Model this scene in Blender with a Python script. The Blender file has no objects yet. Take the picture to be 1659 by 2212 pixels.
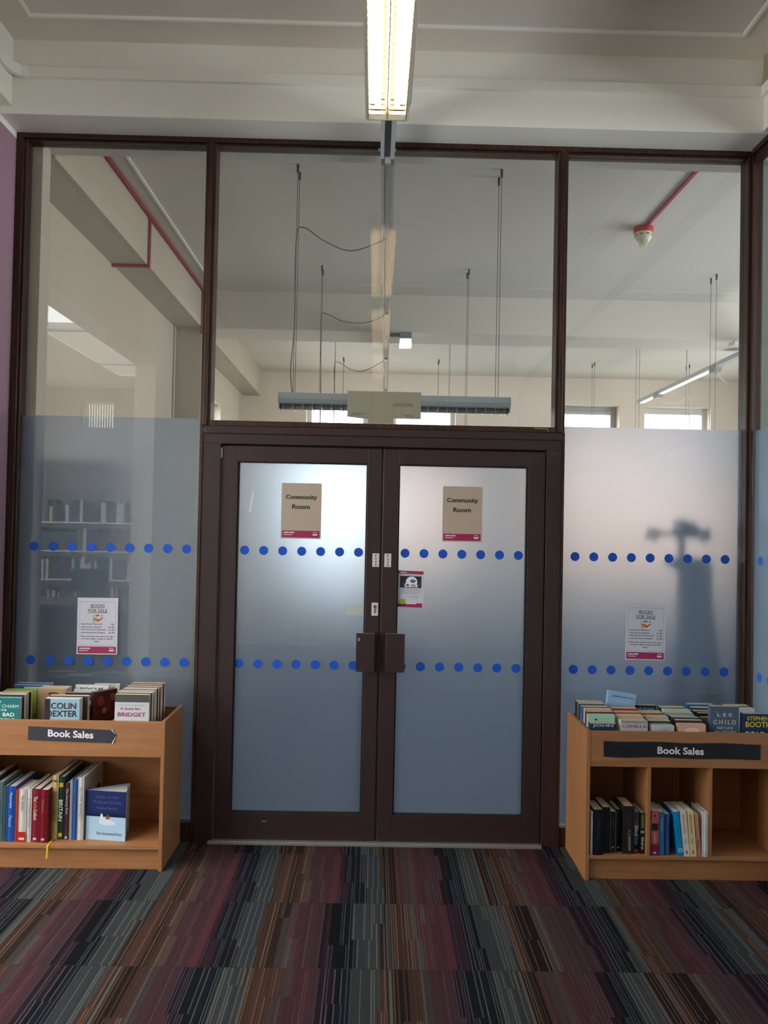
import bpy, bmesh, math, random
from math import radians, pi, sin, cos
from mathutils import Matrix, Vector

# ------------------------------------------------------------------ camera, sky, sun, portals, exposure
scn = bpy.context.scene
COL = scn.collection
cam_d = bpy.data.cameras.new('camera')
cam = bpy.data.objects.new('camera', cam_d)
COL.objects.link(cam)
scn.camera = cam
yaw, pitch, roll = radians(.722), radians(1.108), radians(1.143)
F = Vector((sin(yaw)*cos(pitch), cos(yaw)*cos(pitch), sin(pitch)))
R = Vector((cos(yaw), -sin(yaw), 0)); U = R.cross(F)
R2 = R*cos(roll)+U*sin(roll); U2 = -R*sin(roll)+U*cos(roll)
M = Matrix((R2, U2, -F)).transposed().to_4x4()
M.translation = Vector((-.032, -4.069, 1.655))
cam.matrix_world = M
cam_d.sensor_fit = 'VERTICAL'
cam_d.sensor_height = 24
cam_d.lens = 24*1661.0/2212.0
cam_d.clip_start = .05

world = bpy.data.worlds.new('sky')
scn.world = world
world.use_nodes = True
wn = world.node_tree
wn.nodes.clear()
wo = wn.nodes.new('ShaderNodeOutputWorld')
wb = wn.nodes.new('ShaderNodeBackground')
wb.inputs[0].default_value = (.93, .955, 1.0, 1)
wb.inputs[1].default_value = 7.5
wn.links.new(wb.outputs[0], wo.inputs[0])

def portal(name, c, sx, sy, direction):
    l = bpy.data.lights.new(name, 'AREA'); l.shape = 'RECTANGLE'; l.size = sx; l.size_y = sy
    l.cycles.is_portal = True
    o = bpy.data.objects.new(name, l); COL.objects.link(o)
    o.location = c
    o.rotation_euler = Vector(direction).to_track_quat('-Z', 'Y').to_euler()
WIN_FAR = [(-1.13, -.17), (.22, 1.22), (2.88, 3.81), (4.20, 5.26)]
for a, b in WIN_FAR:
    portal('daylight_portal', ((a+b)/2, 8.3, 2.3), b-a, 2.7, (0, -1, 0))
portal('daylight_portal', (6.85, 3.2, 2.2), 5.0, 2.4, (-1, 0, 0))  # for the added right wall windows of the far room
portal('daylight_portal', (-2.85, -3.0, 3.62), 1.2, 5.2, (0, 0, -1))

portal('daylight_portal', (-5.25, -3.3, 2.05), 5.4, 2.5, (1, 0, 0))  # for the added, unseen bay windows
portal('daylight_portal', (6.85, -3.5, 2.2), 5.0, 2.4, (-1, 0, 0))  # for the added, unseen side room windows
scn.view_settings.view_transform = 'Standard'
scn.view_settings.look = 'None'
scn.view_settings.gamma = 1
scn.view_settings.use_curve_mapping = False
scn.view_settings.exposure = 0.45
cy = scn.cycles
cy.use_denoising = True
cy.max_bounces = 12; cy.diffuse_bounces = 6; cy.glossy_bounces = 4; cy.transmission_bounces = 8; cy.transparent_max_bounces = 16
cy.caustics_reflective = False; cy.caustics_refractive = True
cy.sample_clamp_indirect = 6

# ------------------------------------------------------------------ materials
def srgb(c):
    if isinstance(c, str):
        c = tuple(int(c[i:i+2], 16) for i in (0, 2, 4))
    return tuple(((v/255)/12.92 if v/255 <= .04045 else ((v/255+.055)/1.055)**2.4) for v in c)
_M = {}
def mat(name, col, rough=.6, metal=0, spec=.4, emit=0, bump=0, bscale=40, var=0, vscale=3, coat=0):
    key = (name, str(col), rough, metal, emit)
    if key in _M: return _M[key]
    m = bpy.data.materials.new(name); m.use_nodes = True
    nt = m.node_tree; b = nt.nodes['Principled BSDF']
    c = srgb(col)
    b.inputs['Base Color'].default_value = (*c, 1)
    b.inputs['Roughness'].default_value = rough
    b.inputs['Metallic'].default_value = metal
    b.inputs['Specular IOR Level'].default_value = spec
    b.inputs['Coat Weight'].default_value = coat
    if emit:
        b.inputs['Emission Color'].default_value = (*c, 1); b.inputs['Emission Strength'].default_value = emit
    if bump or var:
        tc = nt.nodes.new('ShaderNodeTexCoord')
    if bump:
        n = nt.nodes.new('ShaderNodeTexNoise'); n.inputs['Scale'].default_value = bscale; n.inputs['Detail'].default_value = 4
        bp = nt.nodes.new('ShaderNodeBump'); bp.inputs['Strength'].default_value = bump; bp.inputs['Distance'].default_value = .004
        nt.links.new(tc.outputs['Object'], n.inputs['Vector']); nt.links.new(n.outputs[0], bp.inputs['Height']); nt.links.new(bp.outputs[0], b.inputs['Normal'])
    if var:
        n = nt.nodes.new('ShaderNodeTexNoise'); n.inputs['Scale'].default_value = vscale; n.inputs['Detail'].default_value = 6
        mx = nt.nodes.new('ShaderNodeMix'); mx.data_type = 'RGBA'
        mx.inputs[6].default_value = (*[v*(1-var) for v in c], 1); mx.inputs[7].default_value = (*[min(1, v*(1+var)) for v in c], 1)
        nt.links.new(tc.outputs['Object'], n.inputs['Vector']); nt.links.new(n.outputs[0], mx.inputs[0]); nt.links.new(mx.outputs[2], b.inputs['Base Color'])
    _M[key] = m
    return m

def wood(name, c1, c2, stretch=(1, 1, 14), scale=9, rough=.45, bump=.1):
    m = bpy.data.materials.new(name); m.use_nodes = True
    nt = m.node_tree; b = nt.nodes['Principled BSDF']
    tc = nt.nodes.new('ShaderNodeTexCoord'); mp = nt.nodes.new('ShaderNodeMapping')
    mp.inputs['Scale'].default_value = tuple(scale*v for v in stretch)
    n = nt.nodes.new('ShaderNodeTexNoise'); n.inputs['Scale'].default_value = 1; n.inputs['Detail'].default_value = 7; n.inputs['Roughness'].default_value = .65
    r = nt.nodes.new('ShaderNodeValToRGB')
    r.color_ramp.elements[0].position = .32; r.color_ramp.elements[1].position = .7
    r.color_ramp.elements[0].color = (*srgb(c1), 1); r.color_ramp.elements[1].color = (*srgb(c2), 1)
    nt.links.new(tc.outputs['Object'], mp.inputs[0]); nt.links.new(mp.outputs[0], n.inputs['Vector'])
    nt.links.new(n.outputs[0], r.inputs[0]); nt.links.new(r.outputs[0], b.inputs['Base Color'])
    bp = nt.nodes.new('ShaderNodeBump'); bp.inputs['Strength'].default_value = bump; bp.inputs['Distance'].default_value = .001
    nt.links.new(n.outputs[0], bp.inputs['Height']); nt.links.new(bp.outputs[0], b.inputs['Normal'])
    b.inputs['Roughness'].default_value = rough
    b.inputs['Specular IOR Level'].default_value = .4
    return m

def glass_mat():
    m = bpy.data.materials.new('clear_glass'); m.use_nodes = True
    nt = m.node_tree; nt.nodes.clear()
    o = nt.nodes.new('ShaderNodeOutputMaterial'); mx = nt.nodes.new('ShaderNodeMixShader')
    t = nt.nodes.new('ShaderNodeBsdfTransparent'); t.inputs[0].default_value = (.955, .97, .96, 1)
    g = nt.nodes.new('ShaderNodeBsdfGlossy'); g.inputs['Roughness'].default_value = 0.0
    lw = nt.nodes.new('ShaderNodeLayerWeight'); lw.inputs[0].default_value = .5
    p = nt.nodes.new('ShaderNodeMath'); p.operation = 'POWER'; p.inputs[1].default_value = 5
    a = nt.nodes.new('ShaderNodeMath'); a.operation = 'MULTIPLY_ADD'; a.inputs[1].default_value = .95; a.inputs[2].default_value = .045
    nt.links.new(lw.outputs['Facing'], p.inputs[0]); nt.links.new(p.outputs[0], a.inputs[0]); nt.links.new(a.outputs[0], mx.inputs[0])
    nt.links.new(t.outputs[0], mx.inputs[1]); nt.links.new(g.outputs[0], mx.inputs[2]); nt.links.new(mx.outputs[0], o.inputs[0])
    return m

def film_mat():
    m = bpy.data.materials.new('frosted_film'); m.use_nodes = True
    nt = m.node_tree; nt.nodes.clear()
    o = nt.nodes.new('ShaderNodeOutputMaterial')
    mx = nt.nodes.new('ShaderNodeMixShader'); mx.inputs[0].default_value = .16
    rf = nt.nodes.new('ShaderNodeBsdfRefraction'); rf.inputs['Color'].default_value = (.76, .80, .86, 1)
    rf.inputs['Roughness'].default_value = .40; rf.inputs['IOR'].default_value = 1.45
    tl = nt.nodes.new('ShaderNodeBsdfTranslucent'); tl.inputs[0].default_value = (.60, .78, 1.0, 1)
    df = nt.nodes.new('ShaderNodeBsdfDiffuse'); df.inputs[0].default_value = (.80, .88, 1.0, 1)
    m2 = nt.nodes.new('ShaderNodeMixShader'); m2.inputs[0].default_value = .08
    nt.links.new(rf.outputs[0], mx.inputs[1]); nt.links.new(tl.outputs[0], mx.inputs[2])
    nt.links.new(mx.outputs[0], m2.inputs[1]); nt.links.new(df.outputs[0], m2.inputs[2]); nt.links.new(m2.outputs[0], o.inputs[0])
    return m

WHITE = mat('ceiling_paint', 'e8dfd2', .8, bump=.12, bscale=60, var=.03, vscale=2)
BEAM = mat('beam_paint', 'f2efe4', .75, bump=.15, bscale=45, var=.04, vscale=1.5)
FARCEIL = mat('far_ceiling_paint', 'dedbd0', .8, bump=.08, bscale=50, var=.03, vscale=1)
CREAM = mat('cream_wall_paint', 'c4b9a8', .75, bump=.1, bscale=60, var=.03, vscale=1.5)
BEIGE = mat('beige_wall_paint', 'e8dccd', .75, bump=.08, bscale=60, var=.03)
PURPLE = mat('purple_wall_paint', 'a17f8e', .6, bump=.1, bscale=60, var=.05, vscale=2)
PLUM = mat('dark_plum_painted_metal', '362727', .42, bump=.05, bscale=90, var=.08, vscale=6)
GASKET = mat('black_gasket', '101010', .7)
STAIN = wood('dark_stained_timber', '1a0f0a', '4c3020', (6, 6, .5), 10, .4)
BEECH = wood('beech_veneer', '94633d', 'a8754a', (.5, 7, 7), 5, .5, .05)
BEECHV = wood('beech_veneer_upright', '94633c', 'a67347', (7, 7, .45), 5, .5, .05)
EDGE = mat('beech_edge_band', 'd3a068', .5)
ALU = mat('aluminium', 'b4b0a8', .4, metal=.7)
STEEL = mat('galvanised_steel', 'b9bdbd', .32, metal=.8)
PALEMETAL = mat('pale_grey_enamel', 'bcc3c4', .35, spec=.5)
GREYMETAL = mat('grey_enamel', '8b979d', .4)
DARK = mat('dark_grey_plastic', '24262a', .5)
BLACKP = mat('black_fabric', '1b1d22', .85)
REDP = mat('red_conduit', 'a03440', .5)
WHITEP = mat('white_plastic', 'dddddb', .4)
CREAMP = mat('cream_plastic', 'ddd6bd', .45)
GLASS = glass_mat()
FILM = film_mat()
BLUEDOT = mat('blue_vinyl', '3474dc', .5)

# ------------------------------------------------------------------ mesh helpers
class MB:
    def __init__(s): s.v = []; s.f = []; s.mi = []
    def box(s, x0, x1, y0, y1, z0, z1, mi=0):
        n = len(s.v)
        s.v += [(x0, y0, z0), (x1, y0, z0), (x1, y1, z0), (x0, y1, z0), (x0, y0, z1), (x1, y0, z1), (x1, y1, z1), (x0, y1, z1)]
        s.f += [tuple(n+i for i in q) for q in ((0, 3, 2, 1), (4, 5, 6, 7), (0, 1, 5, 4), (1, 2, 6, 5), (2, 3, 7, 6), (3, 0, 4, 7))]
        s.mi += [mi]*6
        return s
    def prism(s, pts, axis, a0, a1, mi=0):
        """pts = 2D outline, extruded along axis ('x','y','z')"""
        n = len(s.v); k = len(pts)
        for a in (a0, a1):
            for p, q in pts:
                s.v.append({'x': (a, p, q), 'y': (p, a, q), 'z': (p, q, a)}[axis])
        s.f.append(tuple(n+i for i in range(k))); s.f.append(tuple(n+k+i for i in reversed(range(k))))
        for i in range(k):
            j = (i+1) % k
            s.f.append((n+i, n+k+i, n+k+j, n+j))
        s.mi += [mi]*(k+2)
        return s
    def tube(s, pts, r, n=8, mi=0, closed_ends=True):
        pts = [Vector(p) for p in pts]; base = len(s.v); rs = r if isinstance(r, (list, tuple)) else [r]*len(pts)
        up = None
        for i, p in enumerate(pts):
            d = (pts[min(i+1, len(pts)-1)]-pts[max(i-1, 0)]).normalized()
            if up is None:
                up = Vector((0, 0, 1)) if abs(d.z) < .9 else Vector((1, 0, 0))
            a = d.cross(up).normalized(); b = a.cross(d).normalized(); up = b
            for k in range(n):
                t = 2*pi*k/n
                s.v.append(tuple(p+a*cos(t)*rs[i]+b*sin(t)*rs[i]))
        for i in range(len(pts)-1):
            for k in range(n):
                k2 = (k+1) % n
                s.f.append((base+i*n+k, base+i*n+k2, base+(i+1)*n+k2, base+(i+1)*n+k)); s.mi.append(mi)
        if closed_ends:
            s.f.append(tuple(base+k for k in reversed(range(n)))); s.f.append(tuple(base+(len(pts)-1)*n+k for k in range(n))); s.mi += [mi]*2
        return s
    def lathe(s, prof, c=(0, 0, 0), n=24, mi=0):
        base = len(s.v)
        for r, z in prof:
            for k in range(n):
                t = 2*pi*k/n; s.v.append((c[0]+r*cos(t), c[1]+r*sin(t), c[2]+z))
        for i in range(len(prof)-1):
            for k in range(n):
                k2 = (k+1) % n
                s.f.append((base+i*n+k, base+i*n+k2, base+(i+1)*n+k2, base+(i+1)*n+k)); s.mi.append(mi)
        s.f.append(tuple(base+k for k in reversed(range(n)))); s.f.append(tuple(base+(len(prof)-1)*n+k for k in range(n))); s.mi += [mi]*2
        return s
    def quad(s, a, b, c, d, mi=0):
        n = len(s.v); s.v += [tuple(a), tuple(b), tuple(c), tuple(d)]; s.f.append((n, n+1, n+2, n+3)); s.mi.append(mi); return s
    def poly(s, pts, mi=0):
        n = len(s.v); s.v += [tuple(p) for p in pts]; s.f.append(tuple(range(n, n+len(pts)))); s.mi.append(mi); return s
    def mesh(s, name, mats):
        me = bpy.data.meshes.new(name); me.from_pydata(s.v, [], s.f)
        for m in (mats if isinstance(mats, (list, tuple)) else [mats]): me.materials.append(m)
        me.polygons.foreach_set('material_index', s.mi); me.update()
        return me
    def build(s, name, mats, parent=None, loc=None, smooth=False, bevel=0):
        me = s.mesh(name, mats)
        if smooth:
            me.polygons.foreach_set('use_smooth', [True]*len(me.polygons))
            try: me.set_sharp_from_angle(angle=radians(40))
            except Exception: pass
        return link(name, me, parent, loc, bevel)

class TB(MB):
    """prints: every text line or patch becomes a mesh of its own"""
    def __init__(s): super().__init__(); s.cuts = []
    def mark(s): s.cuts.append((len(s.v), len(s.f)))
    def quad(s, *a, **k): s.mark(); return super().quad(*a, **k)
    def poly(s, *a, **k): s.mark(); return super().poly(*a, **k)
    def build(s, name, mats, parent=None, **k):
        mats = mats if isinstance(mats, (list, tuple)) else [mats]
        cuts = s.cuts+[(len(s.v), len(s.f))]; o = None
        for (v0, f0), (v1, f1) in zip(cuts, cuts[1:]):
            m = MB(); m.v = s.v[v0:v1]; m.f = [tuple(i-v0 for i in f) for f in s.f[f0:f1]]; mi = s.mi[f0]
            m.mi = [0]*len(m.f); o = m.build(name, mats[mi], parent)
        return o
def link(name, me, parent=None, loc=None, bevel=0):
    o = bpy.data.objects.new(name, me); COL.objects.link(o)
    if parent: o.parent = parent
    if loc is not None: o.location = loc
    if bevel:
        b = o.modifiers.new('soft_edges', 'BEVEL'); b.width = bevel; b.segments = 2; b.limit_method = 'ANGLE'
    return o
def empty(name, loc=(0, 0, 0), parent=None):
    o = bpy.data.objects.new(name, None); COL.objects.link(o); o.location = loc; o.empty_display_size = .1
    if parent: o.parent = parent
    return o
def tag(o, label, cat, group=None):
    o['label'] = label; o['category'] = cat
    if group: o['group'] = group
    return o
def struct(o, label=None, kind='structure'):
    o['kind'] = kind
    if label: o['label'] = label
    return o
def box(name, x0, x1, y0, y1, z0, z1, m, parent=None, bevel=0):
    return MB().box(x0, x1, y0, y1, z0, z1).build(name, m, parent, bevel=bevel)

def holes(mb, axis, a0, a1, u0, u1, z0, z1, hs):
    """slab perpendicular to axis between a0..a1, spanning u and z (or x and y for axis z), with rectangular holes"""
    us = sorted({u0, u1} | {h[0] for h in hs} | {h[1] for h in hs}); zs = sorted({z0, z1} | {h[2] for h in hs} | {h[3] for h in hs})
    for i in range(len(us)-1):
        run = None
        cells = []
        for j in range(len(zs)-1):
            cu, cz = (us[i]+us[i+1])/2, (zs[j]+zs[j+1])/2
            solid = not any(h[0] < cu < h[1] and h[2] < cz < h[3] for h in hs)
            if solid:
                if run is None: run = [zs[j], zs[j+1]]
                else: run[1] = zs[j+1]
            if (not solid or j == len(zs)-2) and run:
                cells.append(tuple(run)); run = None
        for a, b in cells:
            if axis == 'y': mb.box(us[i], us[i+1], a0, a1, a, b)
            elif axis == 'x': mb.box(a0, a1, us[i], us[i+1], a, b)
            else: mb.box(us[i], us[i+1], a, b, a0, a1)
    return mb

_T = {}
def text_verts(s, bold):
    if 'M' in s or len(s) > 12: bold = 0      # thickening breaks the outline of a capital M
    k = (s, bold)
    if k not in _T:
        cu = bpy.data.curves.new('t', 'FONT'); cu.body = s; cu.size = 1; cu.resolution_u = 3; cu.offset = bold; cu.fill_mode = 'FRONT'
        o = bpy.data.objects.new('t', cu)
        me = o.to_mesh()
        v = [tuple(q.co) for q in me.vertices]; f = [tuple(p.vertices) for p in me.polygons]
        o.to_mesh_clear(); bpy.data.objects.remove(o); bpy.data.curves.remove(cu)
        xs = [q[0] for q in v]; ys = [q[1] for q in v]
        _T[k] = (v, f, min(xs), max(xs), min(ys), max(ys))
    return _T[k]
def add_text(mb, s, c, w, h, right, up, mi=0, bold=.02):
    """text filled into a w x h box centred on c; right and up are unit vectors"""
    v, f, x0, x1, y0, y1 = text_verts(s, bold)
    if hasattr(mb, 'mark'): mb.mark()
    c, right, up = Vector(c), Vector(right), Vector(up)
    sx = w/(x1-x0); sy = h/(y1-y0) if h else sx
    n = len(mb.v)
    for q in v:
        mb.v.append(tuple(c+right*((q[0]-(x0+x1)/2)*sx)+up*((q[1]-(y0+y1)/2)*sy)))
    mb.f += [tuple(n+i for i in p) for p in f]; mb.mi += [mi]*len(f)

# ------------------------------------------------------------------ setting: shell of the two rooms
ZC, ZS = 4.066, 3.69          # ceiling, beam underside
floor = struct(box('floor', -5.3, 6.9, -6.9, 8.3, -.12, -.008, mat('carpet_backing', '2c2a2e', .95)))
struct(box('floor_far_room', -2.13, 6.6, .09, 8.0, -.008, 0, mat('far_carpet', '1c2a48', .95)))

# carpet tiles: striped loop pile, half-metre tiles laid side by side
random.seed(7)
def c3(h): return (*srgb(h), 1)
BANDS = [(['6b4432', '53382c', '3a2a26', '7a4c34'], ['b98a5e', 'c9a06a', '9a5b3c'], 22, .34),
         (['7d6657', '86624c', '6f5b55'], ['b59a74', '93a08e'], 9, .2),
         (['7c3b46', '74424c', '6c4650', '8a3d44'], ['8d6c72', '9b5a5e'], 24, .13),
         (['4a2533', '55303f', '3c2434'], ['7a6a86'], 8, .15),
         (['25262f', '2b2c37', '1f2028'], ['8c8f9c', '6d7690', '9aa0a8'], 17, .36),
         (['636862', '5b6266', '6a6d63', '565e60'], ['a3a58c', '8f9da6', 'b2ab86'], 20, .24)]
def blend(a, b, t):
    return ''.join('%02x' % round(int(a[i:i+2], 16)*(1-t)+int(b[i:i+2], 16)*t) for i in (0, 2, 4))
def tile_mesh(k):
    rnd = random.Random(100+k)
    seq = []; was = False
    for base, line, n, p in BANDS:
        n = max(5, n+rnd.randint(-3, 3)); b = rnd.choice(base)
        for i in range(n):
            if rnd.random() < .18: b = rnd.choice(base)
            on = rnd.random() < p*1.1 and not was
            was = on
            seq.append(blend(b, rnd.choice(line), .68) if on else b)
    sh = rnd.randint(-6, 6)
    seq = seq[sh:]+seq[:sh]
    seq = (seq+seq)[:100]
    alt = seq[3:]+seq[:3]
    mb = MB(); cols = []
    W = .498; w = W/100
    g = 0
    while g < 100:
        n = rnd.randint(10, 26); step = rnd.choice([.498, rnd.uniform(.1, .4), rnd.uniform(.1, .4)]); d = rnd.choice([-5, -4, -3, 3, 4, 5])
        for i in range(g, min(100, g+n)):
            x0, x1 = -W/2+i*w, -W/2+(i+1)*w
            parts = [(-W/2, -W/2+step, seq[i])]
            if step < W: parts.append((-W/2+step, W/2, seq[(i+d) % 100]))
            for a, b, hx in parts:
                mb.quad((x0, a, 0), (x1, a, 0), (x1, b, 0), (x0, b, 0))
                c = srgb(hx); j = rnd.uniform(.88, 1.12)*.36; g_ = (c[0]+c[1]+c[2])/3; cols.append(tuple((v*.66+g_*.34)*j for v in c)+(1,))
        g += n
    for q in (((-W/2, -W/2, -.007), (W/2, -W/2, -.007), (W/2, -W/2, 0), (-W/2, -W/2, 0)), ((W/2, W/2, -.007), (-W/2, W/2, -.007), (-W/2, W/2, 0), (W/2, W/2, 0)),
              ((-W/2, W/2, -.007), (-W/2, -W/2, -.007), (-W/2, -W/2, 0), (-W/2, W/2, 0)), ((W/2, -W/2, -.007), (W/2, W/2, -.007), (W/2, W/2, 0), (W/2, -W/2, 0))):
        mb.quad(*q); cols.append((.05, .05, .05, 1))
    me = mb.mesh('carpet_tile', CARPET)
    at = me.attributes.new('pile', 'FLOAT_COLOR', 'FACE')
    at.data.foreach_set('color', [v for c in cols for v in c])
    return me
CARPET = bpy.data.materials.new('striped_loop_pile'); CARPET.use_nodes = True
nt = CARPET.node_tree; b = nt.nodes['Principled BSDF']
at = nt.nodes.new('ShaderNodeAttribute'); at.attribute_name = 'pile'
tc = nt.nodes.new('ShaderNodeTexCoord'); nz = nt.nodes.new('ShaderNodeTexNoise'); nz.inputs['Scale'].default_value = 260; nz.inputs['Detail'].default_value = 2
mul = nt.nodes.new('ShaderNodeMix'); mul.data_type = 'RGBA'; mul.blend_type = 'MULTIPLY'; mul.inputs[0].default_value = 1
rp = nt.nodes.new('ShaderNodeMapRange'); rp.inputs[1].default_value = .3; rp.inputs[2].default_value = .7; rp.inputs[3].default_value = .55; rp.inputs[4].default_value = 1.35
nt.links.new(tc.outputs['Object'], nz.inputs['Vector']); nt.links.new(nz.outputs[0], rp.inputs[0]); nt.links.new(rp.outputs[0], mul.inputs[7])
nt.links.new(at.outputs['Color'], mul.inputs[6]); nt.links.new(mul.outputs[2], b.inputs['Base Color'])
bp = nt.nodes.new('ShaderNodeBump'); bp.inputs['Strength'].default_value = .5; bp.inputs['Distance'].default_value = .003
nt.links.new(nz.outputs[0], bp.inputs['Height']); nt.links.new(bp.outputs[0], b.inputs['Normal'])
b.inputs['Roughness'].default_value = .95; b.inputs['Specular IOR Level'].default_value = .1
TILES = [tile_mesh(k) for k in range(9)]
rnd = random.Random(3)
for j in range(9):
    for i in range(8):
        o = link('carpet_tile', TILES[rnd.randrange(9)], floor, (-1.72+.5*i+(.02 if i else .02), .09-.5*j, 0))

def far_wall():
    mb = MB()
    hs = [(a, b, 1.0, 3.64) for a, b in WIN_FAR]
    hs[0] = (WIN_FAR[0][0], WIN_FAR[0][1], 1.0, 3.60); hs[1] = (WIN_FAR[1][0], WIN_FAR[1][1], 1.0, 3.60)
    holes(mb, 'y', 8.0, 8.3, -2.4, 6.9, -.12, 4.4, hs)
    return struct(mb.build('wall_rear', BEIGE))
far_wall()
mb = MB(); holes(mb, 'x', -2.4, -2.13, .05, 8.0, -.12, 4.4, [(5.25, 6.3, 1.0, 3.25)]); struct(mb.build('wall_left_far_room', CREAM))
mb = MB(); holes(mb, 'x', 6.6, 6.9, -6.9, 8.0, -.12, 4.4, [(.8, 2.9, 1.0, 3.4), (3.4, 5.6, 1.0, 3.4), (-6.0, -3.7, 1.0, 3.4), (-3.3, -1.0, 1.0, 3.4)]); struct(mb.build('wall_right_far_room', CREAM))  # all four window openings added out of view to light the rooms
struct(box('ceiling_far_room', -2.4, 6.9, .05, 8.3, ZC, ZC+.3, FARCEIL))
# glazed partition beam with its fascia
mb = MB().box(-1.95, 6.6, -.228, .05, ZS, ZC+.3); beam = struct(mb.build('beam_partition', BEAM, bevel=.004))
mb = MB().box(-2.13, 6.6, .05, .2, ZS, ZC+.3); struct(mb.build('beam_partition_far_side', FARCEIL))
mb = MB().box(-1.85, 6.6, 3.87, 4.35, 3.675, ZC+.1); struct(mb.build('beam_cross', FARCEIL, bevel=.004))
mb = MB().box(-2.13, -1.85, .2, 8.0, 3.675, ZC+.1); struct(mb.build('beam_left_far_room', CREAM, bevel=.004))
struct(box('column_far_room', -2.13, -1.85, 3.87, 4.35, -.008, 3.675, CREAM, bevel=.004))
struct(box('column_partition', -2.13, -1.85, .05, .15, -.008, ZS, CREAM, bevel=.003))
# near room
struct(box('ceiling', -1.95, 2.05, -6.9, -.228, ZC, ZC+.3, WHITE))
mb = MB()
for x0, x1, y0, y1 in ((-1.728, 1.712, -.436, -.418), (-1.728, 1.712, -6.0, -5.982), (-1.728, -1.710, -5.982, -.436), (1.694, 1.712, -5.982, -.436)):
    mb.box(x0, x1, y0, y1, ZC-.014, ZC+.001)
struct(mb.build('trim_ceiling', mat('trim_gloss_lit_white', 'fbf8f4', .4), bevel=.004))  # whitened gloss: the light the moulding catches is put into its colour
struct(box('beam_left', -2.13, -1.89, -6.6, -.228, 3.73, ZC+.2, BEAM, bevel=.004))
struct(box('beam_right', 1.902, 2.14, -6.6, -.228, 3.70, ZC+.2, BEAM, bevel=.004))
mb = MB().box(-2.13, -1.95, -.40, .05, -.008, 3.655)
struct(mb.build('wall_left', PURPLE))
mb = MB().box(-2.13, -1.95, -.40, .05, 3.655, ZC); mb.box(-2.13, -1.95, -6.6, -.40, 3.02, 3.73); mb.box(-2.13, -1.95, -4.2, -2.6, -.008, 3.02)  # left open beyond the pier so the added bay daylight gets through
struct(mb.build('wall_left_upper', BEAM))
mb = MB(); holes(mb, 'y', -6.9, -6.6, -5.3, 6.9, -.12, 4.4, [(-4.12, -3.67, 2.95, 3.32)]); struct(mb.build('wall_behind', mat('grey_wall_paint', 'a29e98', .8)))
# side bay of the library, seen only as reflections
mb = MB(); holes(mb, 'z', 3.5, 3.515, -5.3, -2.13, -6.9, .05, [(-3.3, -2.3, -5.68, -.45)]); struct(mb.build('ceiling_bay', WHITE))
mb = MB(); holes(mb, 'x', -5.3, -5.0, -6.6, .05, -.12, 3.5, [(-6.0, -3.5, .8, 3.3), (-3.1, -.6, .8, 3.3)]); struct(mb.build('wall_left_bay', CREAM))  # window openings added, unseen, to light the near room from behind
struct(box('wall_front_bay', -5.0, -2.13, -.1, .05, -.12, 3.5, CREAM))
mb = MB()
for y in (-1.75, -3.43, -5.0): mb.box(-3.3, -2.3, y-.02, y+.02, 3.5, 3.52)
mb.box(-2.83, -2.77, -5.68, -.45, 3.5, 3.52)
sk = struct(mb.build('window_skylight_bars', GREYMETAL))
struct(box('ceiling_side_room', 2.14, 6.9, -6.9, -.228, ZC, ZC+.3, WHITE))
# cable trunking along the beam, wrapping round the left corner
mb = MB().box(-1.80, 1.96, -.250, -.228, 3.868, 3.92)
arc = [(-1.80, -.250), (-1.835, -.262), (-1.86, -.29), (-1.872, -.33), (-1.873, -3.0)]
out = [(-1.80, -.228), (-1.85, -.24), (-1.884, -.272), (-1.895, -.33), (-1.895, -3.0)]
mb.prism(arc+out[::-1], 'z', 3.868, 3.92)
mb.box(1.88, 1.902, -3.0, -.25, 3.868, 3.92)
struct(mb.build('trim_cable_trunking', BEAM, bevel=.002))
mb = MB()
for k in range(5):
    mb.tube([(1.885+.004*k, -.27-.006*k, ZC), (1.884+.004*k, -.265-.005*k, 4.0), (1.878+.005*k, -.26-.006*k, 3.921)], .0035, 6)
tag(mb.build('cable_bundle', mat('cream_cable', 'b9ae93', .6), smooth=True), 'cream cables dropping from ceiling into trunking at upper right corner', 'cable')

# ------------------------------------------------------------------ glazed partition
ZH = 3.664
struct(MB().box(-1.95, 1.99, -.045, .05, ZH, ZS).box(-1.95, 1.99, -.03, .04, ZH-.012, ZH).build('trim_head_rail', STAIN, bevel=.003))
struct(MB().box(-1.95, -1.912, -.045, .05, 0, ZH).box(-1.912, -1.90, -.03, .04, .1, ZH).build('trim_post_left', STAIN, bevel=.003))
def mull(name, x0, x1):
    mb = MB().box(x0, x1, -.04, .05, 2.168, ZH); mb.box(x0+.016, x1-.016, -.052, -.04, 2.168, ZH)
    return struct(mb.build(name, STAIN, bevel=.003))
mull('trim_mullion_left', -.955, -.900); mull('trim_mullion_right', .908, .962)
struct(MB().box(1.921, 2.0, -.045, .05, 0, ZH).box(1.936, 1.952, -.06, -.045, 0, ZH).build('trim_post_corner', STAIN, bevel=.003))
mb = MB().box(-.900, .908, -.045, .05, 2.168, 2.196)
struct(mb.build('trim_transom', STAIN, bevel=.003))
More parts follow.
